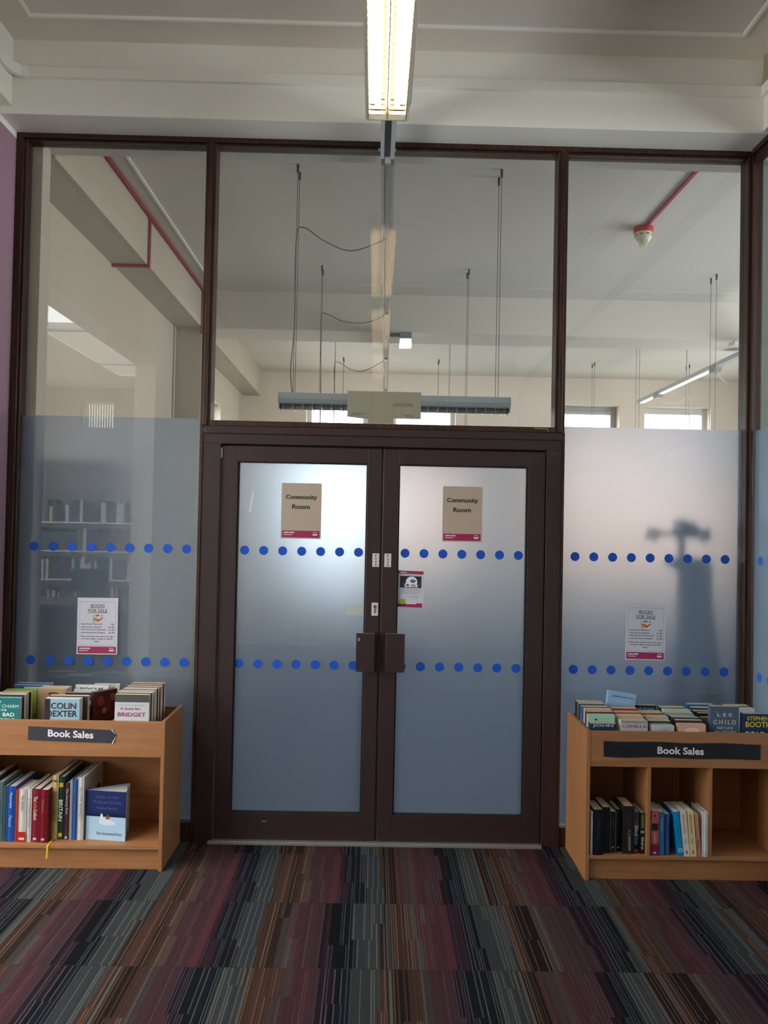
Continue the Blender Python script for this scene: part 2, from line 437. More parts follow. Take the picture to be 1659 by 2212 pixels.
# door frame: jambs and two-part head, thin timber cover beads
mb = MB().box(-.938, -.843, -.035, .05, 0, 2.075).box(.872, .952, -.035, .05, 0, 2.075).box(-.938, .952, -.035, .05, 2.075, 2.128).box(-.930, .945, -.042, .05, 2.1285, 2.168)
df = struct(mb.build('trim_door_frame', PLUM, bevel=.002))
MB().box(-.953, -.938, -.04, .05, 0, 2.168).box(.952, .964, -.04, .05, 0, 2.168).build('cover_bead', STAIN, df)
MB().box(-.843, .872, .02, .05, 2.058, 2.075).box(-.843, -.830, .02, .05, 0, 2.058).box(.858, .872, .02, .05, 0, 2.058).build('door_stop', PLUM, df)
MB().poly([(.80, -.0455, 2.190), (.868, -.0455, 2.188), (.878, -.0455, 2.172), (.875, -.0455, 2.172), (.866, -.0455, 2.185), (.80, -.0455, 2.187)]).build('paint_chip', mat('bare_timber', 'b09a7c', .7), df)
MB().box(-.02, .04, -.046, -.036, 2.078, 2.087).build('latch_keep', DARK, df)
MB().box(-.860, .872, -.045, .05, 0, .012).box(-.860, .872, -.060, -.045, 0, .008).build('threshold_strip', ALU, df)

def dot(parent, x, z, y=-.0045, m=BLUEDOT):
    o = link('dot', DOTME, parent, (x, y, z)); return o
mb = MB(); n = 28
mb.poly([(cos(2*pi*k/n)*.024, 0, sin(2*pi*k/n)*.024) for k in range(n)])
mb.prism([(cos(2*pi*k/n)*.024, sin(2*pi*k/n)*.024) for k in range(n)], 'y', 0, .0008); DOTME = mb.mesh('dot', BLUEDOT)

def glazed(name, x0, x1, z0, z1, film_to, label, xs=()):
    w = struct(empty(name, ((x0+x1)/2, 0, z0)), label)
    cx, cz = (x0+x1)/2, z0
    MB().box(x0-cx, x1-cx, -.003, .003, 0, z1-cz).build('glass_pane', GLASS, w)
    if film_to:
        MB().box(x0-cx, x1-cx, .0045, .0055, 0, film_to-cz).build('frosted_film', FILM, w)
        for z in (1.518, .922):
            for x in xs: dot(w, x-cx, z-cz)
    return w
glazed('window_1', -1.900, -.953, .10, ZH-.012, 2.208, 'clear glazed panel left of the doors, frosted below with two rows of blue dots', [-1.816+.1*k for k in range(9)])
glazed('window_2', .964, 1.921, .10, ZH-.012, 2.208, 'clear glazed panel right of the doors, frosted below with two rows of blue dots', [1.036+.1*k for k in range(9)])
glazed('window_3', -.900, .908, 2.196, ZH-.012, 0, 'clear glazed fanlight above the double doors')
struct(MB().box(-1.912, -.953, -.03, .04, 0, .10).build('baseboard_left', STAIN, bevel=.003))
struct(MB().box(.964, 1.921, -.03, .04, 0, .10).build('baseboard_right', STAIN, bevel=.003))

struct(box('wall_stub_blocker', 2.003, 3.4, .055, .14, -.008, ZS, mat('pale_green_paint', '8c9a93', .8)))  # wall stub added to block the bright view through the right screen
# glazed screen returning towards the viewer on the right
sc = struct(empty('window_4', (1.96, -3.3, .1)), 'glazed screen running towards the viewer at the right edge, frosted with blue dots')
MB().box(-.003, .003, -3.2, 3.24, 0, ZH-.1).build('glass_pane', GLASS, sc)
MB().box(.0045, .0055, -3.2, 3.24, 0, 2.1).build('frosted_film', FILM, sc)
d2 = bpy.data.meshes.new('dot'); mb = MB(); mb.prism([(cos(2*pi*k/n)*.024, sin(2*pi*k/n)*.024) for k in range(n)], 'x', 0, .0008); d2 = mb.mesh('dot', BLUEDOT)
for z in (1.518, .922):
    for k in range(12): link('dot', d2, sc, (-.0045, 3.16-.1*k, z-.1))
struct(MB().box(1.93, 2.0, -6.6, -.06, ZH, 3.70).box(1.945, 1.98, -6.6, -.06, 3.62, ZH).build('trim_screen_head', STAIN, bevel=.003))
struct(MB().box(1.93, 2.0, -6.6, -.06, 0, .10).build('trim_screen_sill', STAIN, bevel=.003))
struct(MB().box(1.945, 2.0, -6.6, -6.5, .1, 3.62).build('trim_screen_post', STAIN))

# ------------------------------------------------------------------ double doors
GREYK = mat('worn_steel', 'a8a49c', .4, metal=.5)
def make_door(name, x0, x1, g0, g1, side, dots1, dots2, label):
    cx = (x0+x1)/2
    d = struct(empty(name, (cx, 0, .014)), label)
    yf, yb = -.022, .018
    X = lambda v: v-cx
    Z = lambda v: v-.014
    MB().box(X(x0), X(g0), yf, yb, 0, Z(2.066)).build('stile', PLUM, d, bevel=.002)
    MB().box(X(g1), X(x1), yf, yb, 0, Z(2.066)).build('stile', PLUM, d, bevel=.002)
    MB().box(X(g0), X(g1), yf, yb, Z(1.986), Z(2.066)).build('rail', PLUM, d, bevel=.0015)
    MB().box(X(g0), X(g1), yf, yb, 0, Z(.150)).build('rail', PLUM, d, bevel=.0015)
    mb = MB(); t = .006
    mb.box(X(g0), X(g0)+t, yf+.006, yb, Z(.15), Z(1.986)).box(X(g1)-t, X(g1), yf+.006, yb, Z(.15), Z(1.986)).box(X(g0)+t, X(g1)-t, yf+.006, yb, Z(1.98), Z(1.986)).box(X(g0)+t, X(g1)-t, yf+.006, yb, Z(.15), Z(.155))
    mb.build('gasket', GASKET, d)
    MB().box(X(g0)+t, X(g1)-t, -.003, .003, Z(.155), Z(1.98)).build('glass_pane', GLASS, d)
    MB().box(X(g0)+t, X(g1)-t, .0045, .0055, Z(.155), Z(1.98)).build('frosted_film', FILM, d)
    for x in dots1: dot(d, X(x), Z(1.518))
    for x in dots2: dot(d, X(x), Z(.922))
    # pull handle: a broad folded plate standing off the meeting stile
    s = side
    hx0, hx1 = (X(-.113), X(-.016)) if s < 0 else (X(.044), X(.140))
    mb = MB().box(hx0, hx1, -.062, -.056, Z(.900), Z(1.100))
    web = (hx1-.006, hx1) if s < 0 else (hx0, hx0+.006)
    mb.box(web[0], web[1], -.0565, yf, Z(.904), Z(1.100))
    foot = (hx1-.03, hx1+.004) if s < 0 else (hx0-.004, hx0+.03)
    mb.box(foot[0], foot[1], yf-.004, yf, Z(.904), Z(1.104))
    h = mb.build('pull_handle', PLUM, d, bevel=.0015)
    MB().box(hx0, hx1, -.0625, -.0555, Z(1.1002), Z(1.1012)).build('worn_edge', GREYK, h)
    # push plate on the face of the stile
    px = X(-.019) if s < 0 else X(.044)
    pp = MB().box(px-.018, px+.018, yf-.002, yf, Z(1.444), Z(1.515)).build('push_plate', mat('ivory_plate', 'cfccc2', .4), d, bevel=.002)
    mb = MB()
    for k, ch in enumerate('PUSH'):
        add_text(mb, ch, (px, yf-.0024, Z(1.5035-.0165*k)), .0085, .0115, (1, 0, 0), (0, 0, 1), bold=.03)
    mb.build('lettering', DARK, pp)
    return d
door_l = make_door('door_1', -.839, .002, -.753, -.071, -1, [-.711+.1*k for k in range(7)], [-.728+.1*k for k in range(7)],
                   'left leaf of the brown framed double doors')
door_r = make_door('door_2', .013, .868, .095, .778, 1, [.135+.1*k for k in range(7)], [.126+.101*k for k in range(7)],
                   'right leaf of the brown framed double doors')
# lock and meeting-stile brush on the left leaf
cx = -.4185
lk = MB().box(-.019-cx-.017, -.019-cx+.017, -.0245, -.022, 1.188-.014, 1.256-.014).build('lock_plate', mat('ivory_plate', 'cfccc2', .4), door_l, bevel=.003)
mb = MB().prism([(-.019-cx+cos(a)*.008, 1.222+sin(a)*.008) for a in [2*pi*k/16 for k in range(16)]], 'y', -.028, -.0245)
mb.box(-.019-cx-.003, -.019-cx+.003, -.0275, -.0245, 1.188, 1.216).build('keyhole_cylinder', mat('brass_grey', '6e6250', .4, metal=.6), lk)
MB().box(.4208, .4310, -.010, .012, 0, 2.05).build('meeting_seal', mat('grey_brush', '4e4644', .8), door_l)
MB().box(-.843-cx, -.836-cx, -.028, -.015, 2.0-.014, 2.055-.014).build('pivot', GREYK, door_l)
MB().box(-.8425-cx, -.8385-cx, -.0225, -.018, 0, 1.986).build('hinge_seal', mat('grey_seal', '67605c', .7), door_l)
MB().box(-.104-cx, -.094-cx, -.0626, -.062, 1.045, 1.062).build('paint_chip', GREYK, door_l)
MB().box(-.588-cx, -.560-cx, -.0226, -.022, .092, .097).build('paint_chip', GREYK, door_l)
# tape residue and a pale rectangle on the left leaf
mb = MB(); mb.poly([(-.678-cx, -.0045, 1.818), (-.667-cx, -.0045, 1.818), (-.684-cx, -.0045, 1.705), (-.695-cx, -.0045, 1.705)][::-1])
mb.build('tape_strip', mat('old_tape', 'c8d0d0', .4), door_l)
MB().box(-.17-cx, -.077-cx, -.0045, -.004, 1.171, 1.222).build('pale_rectangle', mat('pale_grey_rect', 'b9bcb6', .5), door_l)

# ------------------------------------------------------------------ notices
TXT = mat('print_black', '1c1a20', .6); PAPER = mat('white_paper', 'c9c9d0', .6); CRIMSON = mat('print_crimson', '9c2a52', .5)
OFFW = mat('print_white', 'e9e2e4', .6); GREENTXT = mat('print_green', '14351c', .6); ORANGE = mat('print_orange', 'c8803c', .6)
CYANP = mat('print_pale_blue', '8fb6c4', .6); GREYP = mat('print_grey', '8c8c94', .6)
RX, UZ = (1, 0, 0), (0, 0, 1)
def sheet(name, x0, x1, z0, z1, m, label, cat, y=-.006, rot=0):
    w, h = x1-x0, z1-z0
    o = MB().box(-w/2, w/2, 0, .0012, -h/2, h/2).build(name, m, None, ((x0+x1)/2, y, (z0+z1)/2))
    o.rotation_euler = (0, rot, 0)
    tag(o, label, cat)
    return o, w, h
def banner(parent, w, h, y=-.0004, inset=.006, bh=.036, z=None):
    z0 = -h/2+.005 if z is None else z
    b = MB().quad((-w/2+inset, y, z0), (w/2-inset, y, z0), (w/2-inset, y, z0+bh), (-w/2+inset, y, z0+bh)).build('crimson_band', CRIMSON, parent)
    mb = TB()
    add_text(mb, 'LIBRARIES', (-w/2+.042, y-.0004, z0+bh*.72), .056, .0075, RX, UZ, bold=.04)
    mb.quad((-w/2+.014, y-.0004, z0+bh*.36), (-w/2+.058, y-.0004, z0+bh*.36), (-w/2+.058, y-.0004, z0+bh*.44), (-w/2+.014, y-.0004, z0+bh*.44))
    cx2 = w/2-.03
    mb.quad((cx2-.010, y-.0004, z0+bh*.72), (cx2+.010, y-.0004, z0+bh*.72), (cx2+.010, y-.0004, z0+bh*.80), (cx2-.010, y-.0004, z0+bh*.80))
    mb.poly([(cx2-.013, y-.0004, z0+bh*.58), (cx2, y-.0004, z0+bh*.50), (cx2+.013, y-.0004, z0+bh*.58), (cx2+.012, y-.0004, z0+bh*.38), (cx2, y-.0004, z0+bh*.30), (cx2-.012, y-.0004, z0+bh*.38)][::-1])
    mb.build('lettering', OFFW, b)
def community(x0, label):
    o, w, h = sheet('notice', x0, x0+.209, 1.585, 1.876, mat('buff_paper', 'b3a08d', .6), label, 'notice')
    mb = TB()
    add_text(mb, 'Community', (0, -.0006, .070), .166, .0300, RX, UZ, bold=.03)
    add_text(mb, 'Room', (-.002, -.0006, .022), .094, .0245, RX, UZ, bold=.03)
    mb.build('lettering', GREENTXT, o)
    banner(o, w, h)
    mb = MB(); mb.box(-w/2-.0015, w/2+.0015, -.0002, .001, h/2, h/2+.0015).box(-w/2-.0015, -w/2, -.0002, .001, -h/2, h/2).box(w/2, w/2+.0015, -.0002, .001, -h/2, h/2).box(-w/2, w/2, -.0002, .001, -h/2-.0015, -h/2)
    mb.build('laminate_edge', mat('laminate_edge', 'c5c8c6', .3), o)
community(-.522, 'buff room notice on the door leaf with the lock plate')
community(.330, 'buff room notice on the door leaf with the small leaflet')
def booksale(x0, z0, label, rot=0):
    o, w, h = sheet('price_notice', x0, x0+.212, z0, z0+.296, PAPER, label, 'notice', rot=rot)
    mb = TB(); y = -.0006
    add_text(mb, 'BOOKS', (0, y, .106), .072, .0165, RX, UZ, bold=0)
    mb.quad((-.037, y, .0945), (.037, y, .0945), (.037, y, .0965), (-.037, y, .0965))
    add_text(mb, 'FOR SALE', (0, y, .0805), .100, .0165, RX, UZ, bold=0)
    mb.quad((-.051, y, .069), (.051, y, .069), (.051, y, .071), (-.051, y, .071))
    for k, (a, p) in enumerate((('Adult Fiction Paperback', '50p'), ('Adult Fiction Hardback', '£1.00'), ('Adult Non-Fiction Paperback', '£1.00'), ('Adult Non-Fiction Hardback', '£2.00'))):
        wd = .0049*len(a)
        add_text(mb, a, (-.086+wd/2, y, .0095-.0145*k), wd, None, RX, UZ, bold=.005)
        wp = .0058*len(p)
        add_text(mb, p, (.088-wp/2, y, .0095-.0145*k), wp, None, RX, UZ, bold=.005)
    for k, (a, wd) in enumerate((('Please note that we reserve the right', .172), ('to make a higher charge for specific', .165), ('items.', .026))):
        add_text(mb, a, (0, y, -.055-.0125*k), wd, None, RX, UZ, bold=.005)
    mb.build('lettering', TXT, o)
    mb = TB()
    for a in (((-.094, .126), (.094, .1275)), ((-.094, -.101), (.094, -.0995))):
        mb.quad((a[0][0], y, a[0][1]), (a[1][0], y, a[0][1]), (a[1][0], y, a[1][1]), (a[0][0], y, a[1][1]))
    for x in (-.094, .093): mb.quad((x, y, -.101), (x+.001, y, -.101), (x+.001, y, .127), (x, y, .127))
    mb.build('border_line', GREYP, o)
    # little picture of a pile of open books
    mb = TB()
    mb.poly([(-.024, y, .040), (-.006, y, .047), (.008, y, .034), (-.002, y, .022), (-.026, y, .034)][::-1], 0)
    mb.poly([(-.016, y, .058), (.002, y, .060), (.014, y, .055), (-.004, y, .050)][::-1], 1)
    mb.poly([(.000, y-.0002, .030), (.026, y-.0002, .046), (.030, y-.0002, .042), (.004, y-.0002, .022)][::-1], 1)
    mb.poly([(-.012, y-.0002, .048), (.014, y-.0002, .052), (.020, y-.0002, .046), (-.002, y-.0002, .040)][::-1], 2)
    mb.poly([(.018, y, .050), (.022, y, .062), (.026, y, .060), (.023, y, .048)][::-1], 3)
    mb.poly([(-.026, y, .046), (-.024, y, .058), (-.020, y, .057), (-.022, y, .045)][::-1], 3)
    mb.poly([(-.020+.007*cos(a), y, .022+.006*sin(a)) for a in [-2*pi*k/10 for k in range(10)]][::1], 4)
    mb.build('picture', [ORANGE, mat('print_brown', '9c6a3c', .6), mat('print_buff', 'd5cfae', .6), GREYP, CYANP], o)
    banner(o, w, h)
booksale(-1.578, .957, 'white books for sale price notice on the frosted panel left of the doors', radians(-.3))
booksale(1.310, .978, 'white books for sale price notice on the frosted panel right of the doors', radians(.6))
# small leaflet on right door
o, w, h = sheet('leaflet', .100, .237, 1.233, 1.427, mat('leaflet_paper', 'c4c4c8', .6), 'small leaflet with dark picture and crimson bands beside the push plate on the door glass', 'leaflet', rot=radians(.8))
y = -.0006; mb = TB()
mb.quad((-w/2, y, .081), (w/2-.004, y, .078), (w/2-.004, y, .0945), (-w/2, y, .0955), 0)
mb.quad((-w/2, y, -.0955), (w/2-.006, y, -.0965), (w/2-.006, y, -.074), (-w/2, y, -.075), 0)
mb.quad((-.058, y, .006), (.055, y, .006), (.055, y, .068), (-.058, y, .068), 1)
mb.poly([(.003+.030*cos(a), y-.0002, .038+.028*sin(a)) for a in [-2*pi*k/20 for k in range(20)]], 2)
mb.poly([(-.030, y-.0003, .030), (.030, y-.0003, .030), (.037, y-.0003, .010), (-.034, y-.0003, .010)][::-1], 2)
mb.poly([(.010+.016*cos(a), y-.0004, .042+.010*sin(a)) for a in [.5-2*pi*k/8 for k in range(8)]], 3)
mb.poly([(-.018+.010*cos(a), y-.0004, .020+.007*sin(a)) for a in [-2*pi*k/7 for k in range(7)]], 3)
mb.poly([(.020, y-.0004, .028), (.030, y-.0004, .012), (.004, y-.0004, .012), (-.006, y-.0004, .022)], 4)
for s_ in (-1, 1): mb.poly([(.003+s_*.044, y-.0003, .036), (.003+s_*.041, y-.0003, .020), (.003+s_*.035, y-.0003, .014), (.003+s_*.038, y-.0003, .026)][::1 if s_ < 0 else -1], 5)
mb.quad((-.060, y-.0003, -.080), (-.028, y-.0003, -.080), (-.028, y-.0003, -.054), (-.060, y-.0003, -.054), 6)
mb.quad((-.060, y-.0003, -.0905), (-.028, y-.0003, -.0905), (-.028, y-.0003, -.080), (-.060, y-.0003, -.080), 1)
mb.build('picture', [CRIMSON, mat('print_charcoal', '2c2a30', .5), OFFW, mat('print_blue', '3d6ea6', .6), mat('print_peach', 'c98f74', .6), mat('print_olive', '6d7038', .6), mat('print_lime', '8fa52c', .6)], o)
mb = TB()
add_text(mb, 'Library Social and Peer Group', (-.002, y, .0755), .110, .0055, RX, UZ, bold=.02)
add_text(mb, 'Library', (-.004, y, .0695), .026, .0040, RX, UZ, bold=.01)
for k, s_ in enumerate(('Talking about loneliness and connection', 'this group is a space for friendship, crafts', 'and wellbeing, and for conversation, a', 'chat and a cup, with company each day')):
    add_text(mb, s_, (-.003, y, -.002-.0075*k), .104, .0050, RX, UZ, bold=.01)
add_text(mb, 'Tuesdays', (.016, y, -.040), .05, .0045, RX, UZ, bold=.01)
add_text(mb, '10 - 11.30', (.016, y, -.047), .035, .0040, RX, UZ, bold=.01)
mb.build('lettering', TXT, o)
mb = TB(); add_text(mb, 'LIBRARIES', (-.042, y-.0004, .0875), .036, .0060, RX, UZ, bold=.03); mb.quad((-.022, y-.0004, -.079), (.030, y-.0004, -.079), (.030, y-.0004, -.075), (-.022, y-.0004, -.075)); mb.build('banner_lettering', OFFW, o)
# blank backs of papers taped behind the fanlight
mb = MB(); P = [(-.187, 2.374), (.205, 2.374), (.205, 2.231), (.060, 2.231), (.060, 2.205), (-.075, 2.205), (-.075, 2.226), (-.110, 2.228), (-.187, 2.236)]
mb.prism([(p[0], p[1]) for p in P][::-1], 'y', .006, .0072)
o = mb.build('taped_card', mat('manila_card', 'a79c86', .7), None)
tag(o, 'plain manila card taped to the fanlight above the doors', 'card')
mb = TB(); g = .0056
mb.poly([(.052, g, 2.296), (.165, g, 2.296), (.163, g, 2.306), (.150, g, 2.315), (.068, g, 2.313), (.056, g, 2.304)][::1])
mb.poly([(-.180, g, 2.240), (-.12, g, 2.244), (-.075, g, 2.258), (-.15, g, 2.260), (-.17, g, 2.250)][::1])
mb.poly([(.09, g, 2.258), (.165, g, 2.252), (.166, g, 2.240), (.13, g, 2.240)][::-1])
mb.build('grey_patch', mat('grey_patch', '858777', .7), o)
mb = MB().box(-.045, .015, .0052, .006, 2.205, 2.37); mb.build('tape_strip', mat('yellowed_tape', 'ab9f84', .5), o)

# ------------------------------------------------------------------ bookcases
def bookcase(name, x0, x1, yf, sides, dividers, bins, label, side_z=.709):
    """open-topped display trough over a shelf; sides = (left, right)"""
    t = empty(name, ((x0+x1)/2, (yf-.02)/2, 0)); tag(t, label, 'bookcase', 'beech book display units beside the doors')
    cx, cyy = t.location.x, t.location.y
    yb = -.035
    def P(n, a, b_, c, d, e, f, m=BEECH): return MB().box(a-cx, b_-cx, c-cyy, d-cyy, e, f).build(n, m, t, bevel=.0012)
    T = .018
    for s, x in (('l', x0), ('r', x1-T)):
        P('side_panel', x, x+T, yf, yb, 0, side_z, BEECHV)
    i0, i1 = x0+T, x1-T
    P('front_fascia', i0, i1, yf+.002, yf+.020, .537, .704)
    P('back_panel', i0, i1, yb-.012, yb, .02, .700, BEECH)
    P('trough_floor', i0, i1, yf+.020, yb-.012, .552, .568)
    P('bottom_shelf', i0, i1, yf+.003, yb-.012, .100, .118)
    P('plinth', i0, i1, yf+.022, yf+.038, 0, .100)
    for x in dividers: P('shelf_divider', x, x+.016, yf+.004, yb-.012, .118, .537, BEECHV)
    for x in bins: P('trough_divider', x, x+.012, yf+.020, yb-.012, .568, .690, BEECHV)
    return t
bk_l = bookcase('bookcase', -1.94, -1.006, -.379, None, [], [-1.285], 'beech book unit with one open shelf and a torn dark sale sign')
bk_r = bookcase('bookcase', 1.0, 1.93, -.408, None, [1.294, 1.588], [1.156, 1.302, 1.428, 1.582, 1.757], 'beech book unit with three shelf compartments and a neat black sale sign')
# sale signs stuck on the fascias
DGREY = mat('charcoal_vinyl', '3c3c42', .35, bump=.1, bscale=30, var=.15, vscale=14)
mb = MB(); mb.prism([(-1.653, .6755), (-1.250, .6755-.012), (-1.235, .640), (-1.252, .602), (-1.50, .607), (-1.654, .611)][::1], 'y', -.3792, -.3775)
o = mb.build('shelf_sign', DGREY, None); tag(o, 'creased charcoal sale sign with torn corners on the undivided book unit', 'sign')
mb = MB(); add_text(mb, 'Book Sales', (-1.452, -.3796, .642), .215, .034, (1, 0, -.03), UZ, bold=.025); mb.build('lettering', OFFW, o)
mb = TB(); mb.poly([(-1.262, -.3797, .664), (-1.256, -.382, .667), (-1.238, -.3797, .644)][::-1]); mb.poly([(-1.237, -.3797, .637), (-1.252, -.382, .599), (-1.256, -.3797, .602)][::-1]); mb.build('torn_corner', mat('torn_paper', 'cfccc6', .7), o)
mb = MB(); n_ = 16; pts = [(1.081+.75*k/n_, .6585-.002*sin(k*.9)-.0015*k/n_*3) for k in range(n_+1)]; low = [(x, z-.0735-.0015*sin(k*.7)) for k, (x, z) in enumerate(pts)]
mb.prism([p for p in low]+pts[::-1], 'y', -.4082, -.4065)
o = mb.build('shelf_sign', mat('black_vinyl', '19191b', .45), None); tag(o, 'long flat black sale sign on the divided book unit', 'sign')
mb = MB(); add_text(mb, 'Book Sales', (1.448, -.4088, .618), .222, .0345, (1, 0, -.012), UZ, bold=.025); mb.build('lettering', OFFW, o)

# ------------------------------------------------------------------ books
PAGE = mat('page_edges', 'cdbf9f', .8); PAGEW = mat('pale_page_edges', 'd6d2c6', .8)
def cmat(hx): return mat('cover_'+hx, hx, .35, spec=.45)
def book(w, h, t, col, loc, rot, label, group, hard=False, spine=None, texts=(), patches=(), pages=PAGE, cat='book'):
    """upright book: front cover faces -y, spine at x=0; w wide, h high, t thick"""
    bt = .0026 if hard else .0009; ins = .003 if hard else .0003
    mb = MB()
    mb.box(0, w, 0, bt, 0, h).box(0, w, t-bt, t, 0, h)
    if hard:
        k = 5; cc = [(bt-.004*sin(pi*i/k)-bt*.2, bt+(t-2*bt)*i/k) for i in range(k+1)]
        mb.prism([(bt+.001, bt)]+[(bt+.001, t-bt)]+cc[::-1], 'z', 0, h)
    else:
        mb.box(0, bt, bt, t-bt, 0, h)
    o = mb.build('book', cmat(col), None)
    MB().box(bt+.0002, w-ins, bt+.0001, t-bt-.0001, ins, h-ins).build('page_block', pages, o)
    mats = []; pm = TB(); sx0 = -.0045 if hard else -.0004
    def mi(c):
        if c not in mats: mats.append(c)
        return mats.index(c)
    if spine: pm.quad((sx0, t-bt*.5, 0), (sx0, bt*.5, 0), (sx0, bt*.5, h), (sx0, t-bt*.5, h), mi(spine))
    for q, (side, u0, v0, u1, v1, c) in enumerate(patches):
        e = -.0003-.0001*q; g = sx0-.0002-.0001*q
        if side == 'f': pm.quad((u0*w, e, v0*h), (u1*w, e, v0*h), (u1*w, e, v1*h), (u0*w, e, v1*h), mi(c))
        elif side == 'o': pm.poly([((u0+u1*cos(a))*w, e, v0*h+v1*h*sin(a)) for a in [2*pi*k/12 for k in range(12)]], mi(c))
        else: pm.quad((g, t-u0*t, v0*h), (g, t-u1*t, v0*h), (g, t-u1*t, v1*h), (g, t-u0*t, v1*h), mi(c))
    if pm.f: pm.build('cover_print', [cmat(c) for c in mats], o)
    tm = TB(); mats2 = []
    for side, s, u, v, wd, ht, c in texts:
        if c not in mats2: mats2.append(c)
        i = mats2.index(c)
        if side == 'f': add_text(tm, s, (u*w, -.0011, v*h), wd*w, ht*h, (1, 0, 0), (0, 0, 1), i, .018)
        else: add_text(tm, s, (sx0-.0008, t-u*t, v*h), wd*h, ht*t, (0, 0, -1), (0, -1, 0), i, .02)
    if tm.f: tm.build('lettering', [cmat(c) for c in mats2], o)
    o.location = loc; o.rotation_euler = rot
    tag(o, label, cat, group)
    return o

G = 'books standing in the trough above the torn sign'
def bin_l(x, ytop, w, h, t, col, top, label, lean=0, rz=0, **k):
    """a book in the left trough, standing on its floor and showing up to height top"""
    return book(w, h, t, col, (x, ytop, top-h), (radians(lean), 0, radians(rz)), label, G, **k)
fz = .568
def H(top): return top-fz
bin_l(-1.862, -.352, .154, H(.802), .028, '1f6f6c', .802, 'teal covered book with white title at the wall end above the torn sign', hard=True, pages=PAGEW,
      texts=[('f', 'THE', .32, .92, .2, .04, 'd8ece4'), ('f', 'LAST CHARM', .52, .83, .88, .065, 'd8ece4'), ('f', 'OF THE', .42, .75, .35, .04, 'd8ece4'), ('f', 'BAD', .66, .66, .36, .075, 'd8ece4'), ('f', 'PEOPLE', .5, .55, .7, .07, 'd8ece4')])
bin_l(-1.856, -.320, .154, H(.810), .022, '3a2f30', .810, 'dark backed pale-paged book directly behind the teal one', pages=PAGEW)
bin_l(-1.846, -.294, .144, H(.812), .024, 'c9b896', .812, 'cream covered book second behind the teal one')
bin_l(-1.836, -.266, .142, H(.813), .022, '16161a', .813, 'black covered book third behind the teal one')
bin_l(-1.850, -.205, .150, H(.808), .026, '86a628', .808, 'lime green book behind the teal group', lean=-2, rz=6, hard=True, patches=[('f', 0, .3, 1, .5, '5f7c1c')])
bin_l(-1.846, -.120, .178, H(.814), .020, '2d5f96', .814, 'wide blue book with pale streaks behind the teal group above the torn sign', patches=[('f', .3, .9, .95, .97, 'b5c8d8'), ('f', .5, .84, 1, .88, '88a9c6')])
bin_l(-1.846, -.085, .178, H(.819), .018, '3b74ae', .819, 'mid blue book at the very back behind the teal group')
bin_l(-1.690, -.200, .140, H(.816), .075, 'a88a68', .816, 'thick tan covered book between the green and white ones', hard=False, patches=[('o', .55, .90, .2, .03, '6a3324')])
bin_l(-1.590, -.352, .166, H(.801), .040, '8db1c0', .801, 'sky blue paperback with chunky brown author name at trough front', pages=PAGEW,
      patches=[('f', 0, 0, 1, .55, 'cbbd9a'), ('f', 0, .5, .16, 1, '2a2420')],
      texts=[('f', 'COLIN', .54, .86, .72, .125, '3a2a1e'), ('f', 'DEXTER', .50, .70, .88, .125, '3a2a1e')])
bin_l(-1.588, -.308, .186, H(.806), .030, '4a2c28', .806, 'cream-paged brown book just behind the sky blue paperback')
bin_l(-1.545, -.235, .152, H(.804), .022, '2f3236', .804, 'charcoal book with big pale letters behind the sky blue paperback', lean=-3, patches=[('f', .92, 0, 1, 1, 'b8a83c')],
      texts=[('f', 'DA VINCI', .56, .80, .84, .10, 'd5dcdc'), ('f', 'THE STORY', .5, .93, .8, .035, 'c0c8c8')])
bin_l(-1.525, -.165, .120, H(.806), .016, 'b9c6c9', .806, 'pale grey-blue book behind the charcoal one', patches=[('f', .1, .9, .7, .95, '59707c')])
bin_l(-1.538, -.110, .168, H(.818), .016, 'd8d8d4', .818, 'white book with dark capitals at the back above the torn sign', texts=[('f', 'FOCUS', .5, .92, .7, .06, '24262a')])
bin_l(-1.455, -.075, .130, H(.819), .014, 'c7c3ba', .819, 'off-white book behind the dark red pictured one', lean=0)
bin_l(-1.392, -.255, .135, H(.812), .022, '4a1f18', .812, 'dark red-brown pictured book turned sideways by the divider', rz=55, hard=True,
      patches=[('o', .3, .8, .16, .10, '8c3320'), ('o', .6, .7, .14, .16, '6d2d1e'), ('o', .8, .85, .1, .08, '96553a'), ('o', .45, .6, .1, .06, 'a0622e')])
GB = ['white book with pink title at the front of the stack right of the divider', 'black backed book directly behind the white one with pink title',
      'cream book third in the stack right of the divider', 'purple-blue book fourth in the stack right of the divider', 'indigo book fifth in the stack right of the divider',
      'rust edged book sixth in the stack right of the divider', 'slate book seventh in the stack right of the divider', 'dull red book at the back of the stack right of the divider']
cols = ['c5c5c8', '25282c', 'c8b294', '4f5c86', '2e2e58', 'a04c2c', '47536e', '8d3a44']
for k in range(8):
    kw = {}
    if k == 0:
        kw = dict(patches=[('f', 0, .86, 1, 1, '4b5048'), ('f', .06, .80, .94, .808, '8b8b90'), ('f', .06, .02, .94, .028, '8b8b90'), ('o', .5, .3, .28, .12, '9c8f78')],
                  texts=[('f', 'A Song for', .46, .735, .60, .055, '8d4a56'), ('f', 'BRIDGET', .50, .635, .82, .075, '9b4c5c')])
    if k == 3: kw = dict(patches=[('f', .1, .92, .9, .97, 'b9c4d8')])
    if k == 5: kw = dict(patches=[('f', .05, .9, .95, .97, 'c9a06a')])
    if k == 7: kw = dict(patches=[('f', .3, .93, .95, .98, 'b9626a')])
    bin_l(-1.256-.0015*(k % 3), -.352+.0365*k, .163+.004*(k % 3), H(.825)+.001*(k % 4)+.002, .024, cols[k], .827+.001*(k % 4), GB[k], pages=PAGEW if k % 2 else PAGE, **kw)

